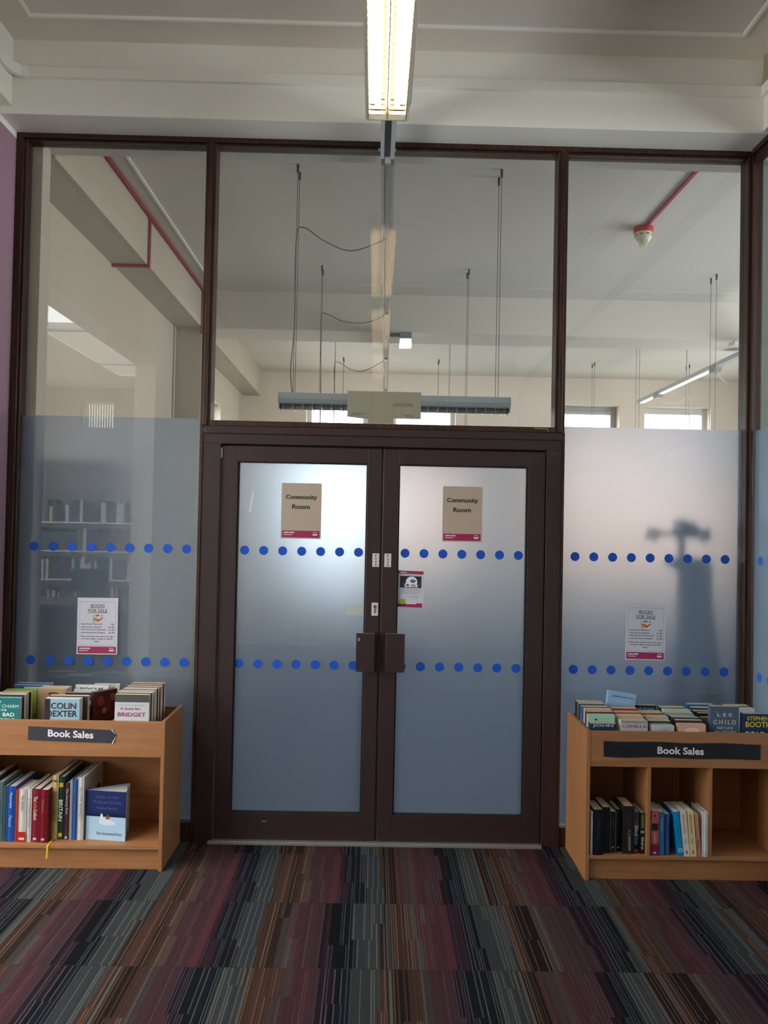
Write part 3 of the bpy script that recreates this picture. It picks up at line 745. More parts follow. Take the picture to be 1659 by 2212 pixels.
# right trough
G2 = 'books standing above the flat sign'
JR = random.Random(5)
def bin_r(x, y, w, t, col, top, label, lean=0, rz=0, h=None, **k):
    if y > -.34: x += JR.uniform(-.004, .004); rz += JR.uniform(-2.0, 2.0); top += JR.uniform(-.006, .004)
    return book(w, h or top-fz, t, col, (x, y, top-(h or top-fz)), (radians(lean), 0, radians(rz)), label, G2, **k)
bin_r(1.022, -.380, .124, .030, '1f3550', .735, 'navy paperback with pale capitals in the front corner above the flat sign', texts=[('f', 'JOHN', .5, .93, .8, .09, 'c3cdd0')], patches=[('f', 0, .985, 1, 1, 'b99a6a')])
bin_r(1.021, -.345, .131, .022, '9ccbb4', .768, 'mint green book behind the navy paperback', hard=True, texts=[('f', 'the lighthouse', .5, .90, .6, .025, '6a9c88')], patches=[('o', .3, .88, .05, .03, '5a3a34')])
bin_r(1.021, -.315, .131, .026, '7b2f2c', .772, 'brick red book third in the first column above the flat sign')
bin_r(1.021, -.283, .131, .028, 'c6b48e', .776, 'sand coloured book fourth in the first column above the flat sign')
bin_r(1.021, -.250, .131, .030, '2f6da8', .780, 'bright blue book fifth in the first column above the flat sign')
bin_r(1.021, -.214, .131, .028, '27303a', .779, 'dark slate book sixth in the first column above the flat sign')
bin_r(1.021, -.180, .131, .036, '5c5a3c', .783, 'olive green book seventh in the first column above the flat sign')
bin_r(1.021, -.138, .131, .040, '1d2226', .786, 'black book at the back of the first column above the flat sign')
bin_r(1.170, -.384, .128, .046, 'b8b9bc', .750, 'thick silver paperback with red capitals near the front above the flat sign', texts=[('f', 'CAMILLA', .5, .86, .92, .085, 'a32638')], patches=[('f', 0, .94, 1, 1, '8d9296')])
bin_r(1.170, -.332, .128, .040, 'c9a882', .760, 'thick tan book directly behind the silver paperback')
bin_r(1.170, -.288, .128, .012, 'b32c2a', .771, 'thin scarlet book third in the second column above the flat sign')
bin_r(1.170, -.272, .128, .040, 'ccb592', .770, 'buff book fourth in the second column above the flat sign')
bin_r(1.170, -.226, .128, .042, 'a8382e', .776, 'red covered thick book fifth in the second column above the flat sign')
bin_r(1.150, -.160, .146, .022, '8fb0d0', .850, 'pale blue book tilted above all the others above the flat sign', h=.215, lean=-6, hard=False, pages=PAGEW,
      texts=[('f', 'JENNY BARTON', .54, .88, .76, .05, '4d7196'), ('f', 'The Family Tree', .56, .77, .5, .03, 'd8e4ec')], patches=[('o', .35, .52, .14, .10, '4a3a36'), ('o', .65, .50, .13, .09, '8a6a58'), ('f', .02, 0, .97, .36, 'aebfca')]).rotation_euler[1] = radians(8)
bin_r(1.316, -.384, .110, .034, 'b9bcba', .730, 'plain pale grey book at the front of the third column', texts=[('f', 'Summer', .6, .88, .4, .04, '8a928e')])
bin_r(1.316, -.345, .110, .040, '24363a', .742, 'dark bottle green book behind the plain pale grey one', patches=[('f', .1, .86, .9, .96, '3f6a66')])
bin_r(1.316, -.300, .110, .045, 'd0b893', .750, 'sandy book third in the third column above the flat sign')
bin_r(1.316, -.250, .110, .030, '9a4a2c', .756, 'rusty orange book fourth in the third column')
bin_r(1.316, -.215, .110, .040, 'c8bfa6', .757, 'oatmeal coloured book fifth in the third column')
bin_r(1.302, -.125, .132, .030, '1e2a33', .772, 'black edged book with spaced pale blue capitals at back of third column', texts=[('f', 'STEVE VOAKE', .5, .90, .86, .07, '9db6c2')], patches=[('f', .03, .84, .97, .96, '2c3e4a')])
bin_r(1.445, -.384, .132, .030, 'd8a98c', .738, 'peach book with cream arch at the front of the fourth column', patches=[('o', .5, .80, .30, .11, 'e2cdbb')])
bin_r(1.445, -.350, .132, .030, '4a1f26', .748, 'maroon book directly behind the peach one', texts=[('f', 'MIST', .5, .92, .3, .03, '8c3a40')])
bin_r(1.445, -.314, .132, .026, '1d3f5e', .754, 'deep blue book with pale lettering third in the fourth column', texts=[('f', 'STEINBECK', .5, .93, .86, .055, 'b7d3de')])
bin_r(1.445, -.284, .132, .030, '27303c', .756, 'ink black book fourth in the fourth column')
bin_r(1.445, -.248, .132, .034, '7bb4bc', .760, 'aqua book fifth in the fourth column', patches=[('o', .2, .93, .1, .05, 'c07a5c')])
bin_r(1.445, -.208, .132, .036, 'bccfc0', .764, 'pale sage book sixth in the fourth column')
bin_r(1.445, -.165, .132, .044, '333a40', .772, 'charcoal book at the back of the fourth column')
bin_r(1.597, -.120, .136, .036, '1c5f9c', .780, 'vivid blue book at the back of the fifth column', patches=[('o', .4, .93, .3, .04, '5fb0dc')])
bin_r(1.597, -.165, .130, .036, '3f5d74', .768, 'steel blue book second from the back of the fifth column')
bin_r(1.597, -.205, .095, .030, '34303c', .764, 'dusky violet book third from the back of the fifth column')
bin_r(1.597, -.240, .075, .022, '1f2426', .757, 'narrow black book behind the tall slate one')
bin_r(1.597, -.268, .060, .018, '6c7a5c', .748, 'narrow moss green book behind the tall slate one')
bin_r(1.617, -.345, .138, .030, '4f6076', .817, 'tall slate blue paperback with widely spaced pale name', hard=False, lean=0,
      texts=[('f', 'L E E', .50, .84, .52, .065, 'd6d2bc'), ('f', 'C H I L D', .50, .70, .80, .085, 'd6d2bc'), ('f', 'BAD LUCK', .52, .585, .58, .045, 'd8dde2'), ('f', 'AND TROUBLE', .52, .51, .8, .045, 'd8dde2')])
bin_r(1.772, -.215, .128, .040, 'd3d3d0', .776, 'white book at the back beside the right wall screen', pages=PAGEW)
bin_r(1.772, -.168, .128, .050, '23262c', .778, 'black book behind the white one beside the right wall screen')
bin_r(1.770, -.368, .136, .034, '1f2c50', .788, 'midnight blue paperback with bold yellow author name',
      texts=[('f', 'STEPHEN', .52, .90, .78, .085, 'd8c832'), ('f', 'BOOTH', .52, .77, .90, .12, 'd8c832'), ('f', 'DEAD', .42, .55, .72, .13, 'dfe4ea'), ('f', 'IN THE', .80, .42, .3, .04, 'dfe4ea')], lean=-2)

# books on the undivided unit's shelf, spines out
G3 = 'books standing on the undivided shelf'
def spine_book(x0, x1, h, y, depth, col, label, group, sp=None, tilt=0, z=.118, hard=True, **k):
    t = x1-x0
    # after a +90 degree turn local y runs to -x: the book occupies x0..x1 with its origin at x1
    return book(depth, h, t, col, (x1, y, z), (0, 0, radians(90)), label, group, hard=hard, spine=sp, **k)
L = [(-1.835, -1.800, .300, -.345, .22, '2b1a1e', 'dark plum book at the far left of the lower shelf', None, [('s', 'EMPIRES', .5, .7, .4, .4, '8a7a74')], []),
     (-1.797, -1.768, .280, -.345, .20, '5d7478', 'grey-green book beside the dark plum one', None, [('s', 'LANDSCAPES', .5, .6, .5, .35, 'b8c4c2')], []),
     (-1.766, -1.747, .262, -.345, .19, '3e5560', 'thin slate book left of the bright blue one', None, [], []),
     (-1.745, -1.706, .262, -.348, .24, '1f4f9c', 'bright blue book fourth from the left end of the lower shelf', None, [('s', 'Photography', .5, .75, .28, .4, 'a9bfdc'), ('s', 'Manual', .5, .38, .2, .35, 'a9bfdc')], []),
     (-1.704, -1.690, .248, -.348, .16, 'b8452c', 'slim orange-red book left of the white and red one', None, [], []),
     (-1.688, -1.652, .250, -.350, .15, 'c8c4bc', 'white spined book with a solid red foot', None, [('s', 'The Garden', .5, .75, .3, .35, '8b8680')], [('s', 0, 0, 1, .20, 'b52a26'), ('s', .15, .05, .85, .09, 'd8d0cc')]),
     (-1.650, -1.628, .252, -.348, .24, 'd0cbc6', 'slim white book with dark red spine lettering', None, [('s', 'A Country Kitchen', .5, .55, .55, .5, '8c2430')], []),
     (-1.626, -1.588, .252, -.350, .24, '7e1f30', 'claret book with an orange word on its spine', None, [('s', 'The', .5, .82, .1, .5, 'd8b8a8'), ('s', 'Golden', .5, .70, .16, .5, 'c86a34'), ('s', 'Cookbook', .5, .52, .2, .5, 'd8b8a8')], [('s', .3, .05, .7, .09, 'd8c0bc')]),
     (-1.586, -1.548, .250, -.355, .18, '74161e', 'deep red book with a shiny right cover', None, [('s', 'History', .4, .7, .25, .4, 'a85c60')], [('s', .3, .05, .7, .09, 'c8a8a8')]),
     (-1.546, -1.517, .306, -.312, .26, 'c0aa72', 'tall straw yellow book trailing a yellow ribbon', None, [('s', 'BRITISH BIRDS', .5, .52, .45, .6, '7a5f38')], [('s', .2, .90, .8, .93, '5c4a34')]),
     (-1.515, -1.488, .300, -.314, .26, '1c3c2c', 'dark green book with large white capitals on spine', None, [('s', 'BRITAIN', .5, .47, .34, .68, 'd0d4c8')], [('s', .2, .05, .8, .11, 'c8a82c'), ('s', .15, .84, .85, .91, 'b8923c')]),
     (-1.486, -1.462, .270, -.312, .20, '4c2c3c', 'aubergine book with a white spine title', None, [('s', 'The Dancing Shoe', .5, .68, .46, .6, 'c8c0c4')], [('s', .25, .02, .75, .06, 'b8b0b0')]),
     (-1.460, -1.450, .285, -.312, .22, 'b4b8b4', 'thin pale grey book between the aubergine and blue ones', None, [], []),
     (-1.448, -1.422, .290, -.315, .24, '2d5a96', 'medium blue book left of the big white pictured one', None, [('s', 'ATLAS OF THE SKY', .5, .5, .45, .4, '6c4a72')], []),
     (-1.420, -1.392, .300, -.318, .26, 'c9c6bd', 'large white book with a brown animal picture on its cover', None, [('s', 'ALL THE ANIMALS', .5, .6, .5, .4, '6c7074')], [])]
for x0, x1, h, y, d, col, lab, sp, tx, pt in L:
    kw = dict(texts=list(tx), patches=list(pt), pages=PAGEW)
    if 'animal picture' in lab:
        kw['patches'] = [('f', .0, 0, 1, 1, 'b5b0a4'), ('o', .55, .50, .30, .14, '3c2c24'), ('o', .30, .30, .18, .20, '57443a'), ('o', .75, .62, .12, .08, '2e221c'), ('o', .45, .16, .22, .08, '6b5a4a'), ('f', .86, .0, 1, .45, '7a7268')]
        kw['texts'] = kw['texts']+[('f', 'WILD ANIMALS', .6, .87, .6, .05, '8a867c')]
    if 'deep red' in lab: kw['patches'] = list(pt)+[('f', .02, .02, .98, .98, '6c1a20')]
    if 'yellow ribbon' in lab: kw['texts'] = kw['texts']
    o = spine_book(x0-.012, x1-.012, h, y, d, col, lab, G3, **kw)
    if 'yellow ribbon' in lab:
        t = x1-x0
        mb = MB()
        # ribbon hangs from the pages over the shelf edge (local frame: -x is towards the viewer)
        pts = [(.02, t*.55, .012), (-.012, t*.55, .004), (-.06, t*.55, .0015), (-.074, t*.55, -.005), (-.076, t*.55, -.035), (-.075, t*.55+.002, -.062)]
        for i in range(len(pts)-1):
            (a, b_, c), (a2, b2, c2) = pts[i], pts[i+1]
            mb.quad((a, b_-.004, c), (a, b_+.004, c), (a2, b2+.004, c2), (a2, b2-.004, c2))
            mb.quad((a-.0006, b_-.004, c), (a2-.0006, b2-.004, c2), (a2-.0006, b2+.004, c2), (a-.0006, b_+.004, c))
        mb.build('ribbon_marker', mat('yellow_ribbon', 'd8b21c', .5), o)
# standing open picture book
t = .022
o = empty('book', (-1.396, -.300, .118)); tag(o, 'small navy and pale blue picture book standing open on the undivided shelf', 'book', G3)
o.rotation_euler = (0, 0, radians(-7))
fr = MB().box(0, .200, -.003, 0, 0, .235).build('front_cover', cmat('1d2a5c'), o, bevel=.001)
mb = TB(); y = -.0034
mb.quad((0, y, 0), (.2, y, 0), (.2, y, .115), (0, y, .115), 0)
mb.poly([(.070, y-.0003, .105), (.076, y-.0003, .128), (.083, y-.0003, .124), (.088, y-.0003, .104), (.120, y-.0003, .100), (.146, y-.0003, .088), (.150, y-.0003, .076), (.10, y-.0003, .072), (.066, y-.0003, .080)][::-1], 1)
mb.poly([(.100, y-.0005, .100), (.106, y-.0005, .124), (.116, y-.0005, .120), (.120, y-.0005, .102)][::-1], 2)
mb.poly([(0, y-.0002, .112), (.2, y-.0002, .112), (.2, y-.0002, .125), (.14, y-.0002, .130), (.08, y-.0002, .122), (0, y-.0002, .126)][::1], 3)
mb.quad((.010, y-.0003, 0), (.012, y-.0003, 0), (.012, y-.0003, .115), (.010, y-.0003, .115), 4)
mb.build('cover_print', [cmat('a9c8dc'), cmat('d4dde2'), cmat('8a4a34'), cmat('161c34'), cmat('86a6bc')], fr)
mb = TB()
add_text(mb, 'The Boy, the Mole,', (.105, y-.0005, .205), .120, .016, RX, UZ, 0, .01)
add_text(mb, 'The Fox and The Horse', (.105, y-.0005, .182), .140, .016, RX, UZ, 0, .01)
add_text(mb, 'Charlie Mackesy', (.105, y-.0005, .152), .105, .016, RX, UZ, 0, .01)
add_text(mb, 'The Animated Story', (.118, y-.0008, .030), .130, .018, RX, UZ, 1, .01)
mb.build('lettering', [cmat('5f6794'), cmat('2c3440')], fr)
MB().box(-.004, 0, -.003, .030, 0, .235).build('spine', cmat('1d2a5c'), o, bevel=.001)
def leaf_(name, a0, a1, ln, m, hz=.229):
    mb = MB(); pts = [(0, .002), (ln*cos(a1), ln*sin(a1)+.002), (ln*cos(a0), ln*sin(a0)+.002)]
    mb.prism(pts[::-1], 'z', .003, hz); return mb.build(name, m, o)
leaf_('page_block', radians(2), radians(15), .188, PAGEW); leaf_('page_block', radians(19), radians(33), .186, mat('page_face', 'd2cfcb', .8))
mb = MB(); a = radians(36); c_, s_ = cos(a), sin(a)
mb.prism([(0, .006), (.2*c_, .2*s_+.006), (.2*c_-.003*s_, .2*s_+.003*c_+.006), (-.003*s_, .009)][::-1], 'z', 0, .235); mb.build('back_cover', cmat('9fb0bc'), o)

# right unit's shelf
G4 = 'books standing on the divided shelf'
RB = [(1.026, 1.036, .205, -.400, 'b6bcc4', 'thin pale grey book against the left side of the divided unit', [], [], 0),
      (1.038, 1.086, .214, -.403, '14171d', 'stout black book at the front left of the divided shelf', [('s', 'THE TOWER', .5, .7, .2, .25, '3e434c'), ('s', 'RIVERS', .5, .45, .2, .25, '30343c')], [], 0),
      (1.088, 1.124, .218, -.378, '171a20', 'black book set back second on the divided shelf', [('s', 'NIGHT', .5, .5, .3, .3, '2c3038')], [], 0),
      (1.128, 1.156, .195, -.372, '1a1b20', 'black book with pale edge lines and a small emblem', [('s', 'SHADOW', .5, .7, .3, .35, '4a4e56')], [('s', .0, 0, .06, 1, '8d8c84'), ('s', .94, 0, 1, 1, '8d8c84'), ('s', .3, .12, .7, .14, 'c0c0bc')], 0),
      (1.157, 1.185, .200, -.360, '101216', 'plain black book left of the thickest one', [('s', 'HOLLOW', .5, .6, .3, .3, '33363c')], [('s', .25, .10, .7, .12, 'b0b0ac')], 0),
      (1.188, 1.240, .226, -.384, '25201f', 'thickest dark brown book standing proud with white author name', [('s', 'C J SANSOM', .5, .30, .42, .3, 'c8c6c0'), ('s', 'TOMB', .5, .75, .3, .4, '4a3434')], [], 0),
      (1.243, 1.266, .196, -.372, '2c4a58', 'dark teal book with BlindSide in white and blue', [('s', 'Blind', .5, .54, .24, .78, 'dce4e6'), ('s', 'Side', .5, .30, .21, .78, '4a9cb0')], [('s', 0, 0, 1, .62, '10161c'), ('s', .15, .03, .8, .09, 'b8322c'), ('s', 0, .62, 1, .8, '6a4450')], 0),
      (1.270, 1.292, .194, -.378, '1b2018', 'black and leafy green book against the first divider', [('s', 'Sharp', .5, .25, .3, .7, 'd0d0cc')], [('s', .2, .62, .9, .95, '5c7040'), ('s', .1, .50, .9, .56, '9aa09c')], 0),
      (1.314, 1.352, .212, -.400, 'a05050', 'pink and crimson book first right of the first divider', [('s', 'EMBERS', .5, .38, .25, .35, 'd09a92')], [('s', 0, 0, 1, .28, '7c1c3c'), ('s', .1, .56, .9, .72, '2c2426'), ('s', .3, .04, .7, .09, '98a0b4'), ('s', .4, .85, .6, .92, '5c2030')], 0),
      (1.354, 1.378, .206, -.398, '2c6490', 'sea blue book second right of the first divider', [('s', 'THE HORIZON', .5, .7, .35, .4, '6fa0bc')], [], 0),
      (1.380, 1.404, .196, -.395, '3c5088', 'periwinkle blue book leaning third right of the first divider', [('s', 'CASTLES', .8, .6, .4, .3, '20283c')], [('s', .0, 0, .3, 1, '24304e')], 0),
      (1.446, 1.472, .212, -.400, '1187b8', 'cyan blue book leaning left beside the pair of cream ones', [], [('s', .15, .10, .85, .18, 'bcdde6'), ('s', .3, .12, .7, .16, '1187b8')], -7),
      (1.474, 1.502, .214, -.402, 'd8d2c2', 'leftmost of the two cream books with red spine titles', [('s', 'BEING HUMAN', .45, .72, .42, .4, 'a83430'), ('s', 'Notes', .5, .35, .12, .4, '8c8678')], [('s', .35, .06, .65, .14, 'b85c50')], -6),
      (1.504, 1.534, .214, -.402, 'd6c98e', 'yellower right-hand one of the two cream books with red titles', [('s', 'BEING HUMAN', .45, .72, .42, .4, 'a83430'), ('s', 'Notes', .5, .35, .12, .4, '8c8678')], [('s', .35, .06, .65, .14, 'b85c50')], -5),
      (1.538, 1.556, .200, -.400, 'c0826a', 'salmon spined book with dark red cover beside the yellow one', [('s', 'Stories', .5, .3, .2, .5, '8c4a3c')], [], -5),
      (1.560, 1.585, .210, -.404, 'd2d0cc', 'bright white book against the second divider', [('s', 'A quiet place', .5, .55, .4, .3, '9a9894'), ('s', 'Dove', .5, .08, .1, .3, '8a8884')], [], 0)]
for x0, x1, h, y, col, lab, tx, pt, tilt in RB:
    o = spine_book(x0, x1, h, y, .135, col, lab, G4, texts=list(tx), patches=list(pt), pages=PAGEW if x0 > 1.44 else PAGE, hard='stout' in lab or 'thickest' in lab or 'bright white' in lab)
    if tilt:
        o.rotation_euler = (Matrix.Rotation(radians(tilt), 4, 'Y') @ Matrix.Rotation(radians(90), 4, 'Z')).to_euler()

# ------------------------------------------------------------------ near luminaire and lighting tracks
lum = empty('ceiling_light', (-.010, -1.36, 3.5)); tag(lum, 'twin tube fluorescent light with mirrored louvre hanging above the doors, lit', 'light')
LY0, LY1, LW = -.75, .75, .088
RIM = mat('warm_white_enamel', 'a8a38f', .4)
mb = MB()
for s in (-1, 1):
    mb.prism([(s*LW, 0), (s*(LW+.010), .008), (s*(LW+.006), .075), (s*.06, .085), (s*.06, .079), (s*(LW-.003), .070), (s*(LW-.003), 0)], 'y', LY0, LY1)
mb.box(-LW, LW, LY1-.006, LY1, 0, .08).box(-LW, LW, LY0, LY0+.006, 0, .08).box(-.07, .07, LY0, LY1, .079, .086)
mb.build('housing', RIM, lum)
REFL = mat('mirror_louvre', 'd9d4c8', .2, metal=.9)
GOLD = mat('warm_reflector', 'b39a74', .35, metal=.7)
mb = MB()
MB().prism([(-.002, .004), (.002, .004), (.013, .05), (-.013, .05)], 'y', LY0+.007, LY1-.007).build('centre_ridge', mat('pale_ridge', 'b8b4aa', .35, metal=.3), lum)
for s in (-1, 1):
    p = [(s*(LW-.004), .004), (s*(LW-.012), .03), (s*(LW-.024), .055), (s*(LW-.028), .056), (s*(LW-.014), .03), (s*(LW-.0055), .004)]
    mb.prism(p, 'y', LY0+.007, LY1-.007)
mb.build('reflector', REFL, lum)
MB().box(-.07, .07, LY0+.007, LY1-.007, .0765, .0785).build('backing_tray', GOLD, lum)
bl = MB().box(-LW+.006, -.008, -.0008, .0008, .006, .022).box(.008, LW-.006, -.0008, .0008, .006, .022).mesh('louvre_blade', GOLD)
k = 0; yy = LY0+.03
while yy < LY1-.01:
    link('louvre_blade', bl, lum, (0, yy, 0)); yy += .042
TUBE = mat('lit_tube', 'fffaf0', .5, emit=15)
for s in (-1, 1):
    tb = MB().tube([(s*.043, LY0+.04, .050), (s*.043, LY1-.05, .050)], .013, 14).build('tube', TUBE, lum, smooth=True)
    MB().tube([(s*.043, LY1-.05, .050), (s*.043, LY1-.008, .050)], .0135, 12).build('tube_cap', GREYMETAL, tb)
MB().tube([(LW+.011, -.3, .02), (LW+.013, .45, .018), (LW+.014, .62, .012), (LW+.004, .66, .006)], .0025, 6).build('loose_wire', WHITEP, lum)
for y_ in (-.6, .6): MB().box(-.02, .02, y_-.03, y_+.03, .085, .105).build('bracket', GREYMETAL, lum)

def copy_tree(o, parent=None):
    c = o.copy(); COL.objects.link(c); c.parent = parent
    for ch in [q for q in o.children]: copy_tree(ch, c)
    return c
for k_, (y_, lab) in enumerate(((-3.12, 'second lit louvre light, overhead and mirrored in the fanlight'), (-4.88, 'third lit louvre light, added unseen behind the viewer for extra light'))):  # the third is an added, unseen light to brighten the near room
    c_ = copy_tree(lum); c_.location.y = y_; c_['label'] = lab
tr = empty('lighting_track', (0, 0, 3.6)); tag(tr, 'steel lighting channel running above the doors through the fanlight into the far room', 'track')
mb = MB().box(-.038, -.018, -3.2, -.028, .005, .085).box(.015, .037, -3.2, -.028, .005, .085).box(-.018, .015, -3.2, -.028, .05, .085)
mb.build('near_channel', PALEMETAL, tr)
MB().box(-.018, .015, -3.2, -.03, .02, .05).build('channel_slot', mat('slot_grey', '4a4a4c', .5), tr)
MB().box(-.05, .045, -.05, -.028, .045, .052).build('end_clip', GREYMETAL, tr)
def xc(y): return .002+.0132*y
mb = MB()
def seg(mb, x, y0, y1, w, z0, z1): mb.prism([(xc(y0)+x-w, y0), (xc(y0)+x+w, y0), (xc(y1)+x+w, y1), (xc(y1)+x-w, y1)], 'z', z0, z1)
seg(mb, -.027, .03, 6.95, .009, 0, .045); seg(mb, .027, .03, 6.95, .009, 0, .045); seg(mb, 0, .03, 6.95, .03, .045, .06)
mb.build('channel', mat('channel_grey', '9a9d9c', .35, metal=.3), tr)
mb = MB(); seg(mb, 0, .03, 6.9, .016, .012, .044); mb.build('channel_liner', mat('liner_white', 'f2f2ee', .3), tr)
for y_ in (2.95, 4.85, 6.9):
    MB().tube([(xc(y_), y_-.05, .02), (xc(y_), y_+.05, .02)], .034, 12).build('coupling', mat('coupling_grey', '9fa09c', .4), tr, smooth=True)
tr2 = empty('lighting_track', (3.95, 0, 3.60)); tag(tr2, 'white lighting channel with lit face crossing the upper right of the far room', 'track')
MB().box(-.04, .04, 2.0, 7.5, .0, .05).build('channel', PALEMETAL, tr2)
MB().box(-.028, .028, 4.95, 6.6, -.012, 0).build('diffuser', mat('diffuser_white', 'f3f3f0', .3, emit=.6), tr2)
MB().box(-.028, .028, 6.85, 7.4, -.012, 0).build('diffuser', mat('diffuser_white', 'f3f3f0', .3, emit=.6), tr2)
for y_ in (4.9, 6.73): MB().box(-.05, .05, y_-.07, y_+.07, -.05, .03).build('coupling', mat('coupling_grey', '9fa09c', .4), tr2, bevel=.008)
rd = MB().tube([(.05, 5.85, .466), (.05, 5.85, .05)], .012, 10).build('hanger_rod', PALEMETAL, tr2, smooth=True)
MB().lathe([(.035, .46), (.035, .45), (.014, .44)], (.05, 5.85, 0), 14).build('rod_plate', PALEMETAL, rd)
mb = MB(); mb.tube([(.05+.055*cos(a), 5.85, .02+.05*sin(a)) for a in [pi*k/8 for k in range(9)]], .008, 8); mb.build('clip', PALEMETAL, tr2, smooth=True)
mb = MB().tube([(.02, 6.73, -.05), (.07, 6.72, -.10), (.16, 6.7, -.125), (.30, 6.7, -.11), (.40, 6.7, -.02), (.43, 6.7, -.01), (.44, 6.7, -.12), (.44, 6.7, -1.0)], .005, 6)
mb.build('power_cable', WHITEP, tr2, smooth=True)
MB().tube([(.02, 4.9, -.05), (.06, 4.9, -.12), (.13, 4.9, -.17)], .005, 6).build('power_cable', WHITEP, tr2, smooth=True)

# suspended louvre lights in the far room
def sus_light(cxx, y, label, cable=None, wires_from=ZC):
    t = empty('suspended_light', (cxx, y, 2.43)); tag(t, label, 'light', 'unlit suspended louvre lights in the far room')
    mb = MB().prism([(-.105, .058), (-.100, .098), (.100, .098), (.105, .058), (.088, .034), (-.088, .034)], 'x', -.77, .77); mb.build('housing', PALEMETAL, t, bevel=.002)
    MB().box(-.765, .765, -.090, -.086, .026, .036).box(-.765, .765, .086, .090, .026, .036).build('reflector_edge', GREYMETAL, t)
    MB().box(-.765, .765, -.003, .003, .0, .034).box(-.768, -.76, -.086, .086, 0, .034).box(.76, .768, -.086, .086, 0, .034).build('louvre_rail', STEEL, t)
    for k in range(24): link('louvre_blade', SBL, t, (-.735+.0639*k, 0, 0))
    for x in (-.675, .69):
        for dy in (-.06, .07):
            w = MB().tube([(x, dy*.9, .098), (x, dy*.9, ZC-2.43-.045)], .0022, 6).build('suspension_wire', mat('steel_wire', '6c6a66', .5, metal=.3), t)
            MB().lathe([(.007, ZC-2.43-.055), (.009, ZC-2.43-.03), (.009, ZC-2.43)], (x, dy*.9, 0), 8).build('ceiling_hook', mat('hook_grey', '4e4a46', .5), w)
    if cable: MB().tube([(a-cxx, b_-y, c-2.43) for a, b_, c in cable], .0045, 6).build('power_cable', mat('grey_cable', '8a857c', .5), t, smooth=True)
    return t
SBL = MB().box(-.002, .002, -.086, .086, .0, .034).mesh('louvre_blade', STEEL)
def smooth_pts(P, n=6):
    out = []
    for i in range(len(P)-1):
        p0 = Vector(P[max(i-1, 0)]); p1 = Vector(P[i]); p2 = Vector(P[i+1]); p3 = Vector(P[min(i+2, len(P)-1)])
        for k in range(n):
            t = k/n; out.append(tuple(.5*((2*p1)+(-p0+p2)*t+(2*p0-5*p1+4*p2-p3)*t*t+(-p0+3*p1-3*p2+p3)*t**3)))
    out.append(tuple(P[-1])); return out
sus_light(.087, 1.087, 'grey suspended louvre light crossing the fanlight, nearest row over the doors', smooth_pts([(-.598, 1.1, 2.53), (-.615, 1.1, 2.70), (-.596, 1.1, 3.011), (-.597, 1.1, 3.577), (-.552, 1.1, 3.669), (-.409, 1.1, 3.581), (-.22, 1.1, 3.517), (.006, 1.1, 3.60)]))
sus_light(.113, 3.075, 'suspended light on thin wires in the second row over the doors', smooth_pts([(-.547, 3., 2.53), (-.547, 3., 2.872), (-.556, 3., 3.54), (-.511, 3., 3.61), (-.361, 3., 3.545), (-.147, 3., 3.537), (.036, 2.97, 3.60)]))
sus_light(.140, 5.05, 'suspended light on thin wires in the third row over the doors', smooth_pts([(-.534, 5., 2.53), (-.534, 5., 3.22), (-.538, 5., 3.549), (-.482, 5., 3.589), (-.332, 5., 3.504), (-.168, 5., 3.503), (.06, 4.9, 3.61)]))
sus_light(.160, 6.93, 'suspended light on thin wires in the row nearest the far windows over the doors')
sus_light(3.78, 3.05, 'suspended light on two wires in the nearest row at upper right')
sus_light(3.76, 5.05, 'suspended light in the middle row at upper right')
sus_light(3.75, 6.90, 'suspended light in the row nearest the far windows at upper right')

# emergency light and sensor on cross beam
t = empty('emergency_light', (.25, 3.80, 3.58)); tag(t, 'small white emergency light fixed to the cross beam beside the track', 'light')
MB().box(-.06, .065, -.07, .07, .0, .07).build('housing', GREYMETAL, t, bevel=.006)
MB().prism([(-.06, -.075), (.065, -.07), (.06, .0), (-.055, .0)], 'y', -.07, .07).build('lens', mat('lit_lens', 'f0f2f0', .3, emit=1.4), t, bevel=.006)
MB().box(-.16, -.06, -.05, .03, .02, .06).build('junction_box', mat('junction_grey', '6e6a64', .5), t)
MB().box(-.20, -.16, -.02, .02, .03, .05).build('conduit', mat('junction_grey', '6e6a64', .5), t)
t = empty('emergency_light', (3.78, 3.80, 3.60)); tag(t, 'pale emergency light fixed to the cross beam at the far upper right', 'light')
MB().prism([(-.16, .03), (.22, .03), (.22, .075), (-.10, .075)], 'y', -.07, .07).build('housing', PALEMETAL, t, bevel=.004)
MB().prism([(-.15, 0), (.20, -.02), (.22, .03), (-.16, .03)], 'y', -.07, .07).build('lens', WHITEP, t, bevel=.006)
# smoke detector and red conduits
t = empty('smoke_detector', (2.056, 1.955, ZC)); tag(t, 'cream smoke detector on a red base on the far room ceiling', 'detector')
MB().lathe([(.072, -.045), (.075, -.04), (.075, -.002), (.07, 0)], (0, 0, 0), 28).build('base', mat('red_plastic', 'b5342e', .4), t, smooth=True)
MB().lathe([(.020, -.137), (.026, -.13), (.030, -.125), (.052, -.10), (.062, -.085), (.068, -.055), (.068, -.045)], (0, 0, 0), 28).build('sensor_head', CREAMP, t, smooth=True)
mb = MB()
for k in range(8):
    a = 2*pi*k/8+.2; mb.tube([(.066*cos(a+d), .066*sin(a+d), -.066) for d in (-.22, 0, .22)], .004, 5)
mb.build('sensor_slot', DARK, t)
mb = MB()
for k in range(4):
    a = 2*pi*k/4+.5; mb.tube([(.045*cos(a), .045*sin(a), -.10), (.034*cos(a), .034*sin(a), -.140), (.012*cos(a), .012*sin(a), -.146)], .004, 6)
mb.build('guard', CREAMP, t, smooth=True)
o = MB().box(2.046, 2.072, .2, 1.93, ZC-.018, ZC).build('conduit', mat('crimson_conduit', 'a82c50', .45), None, bevel=.003)
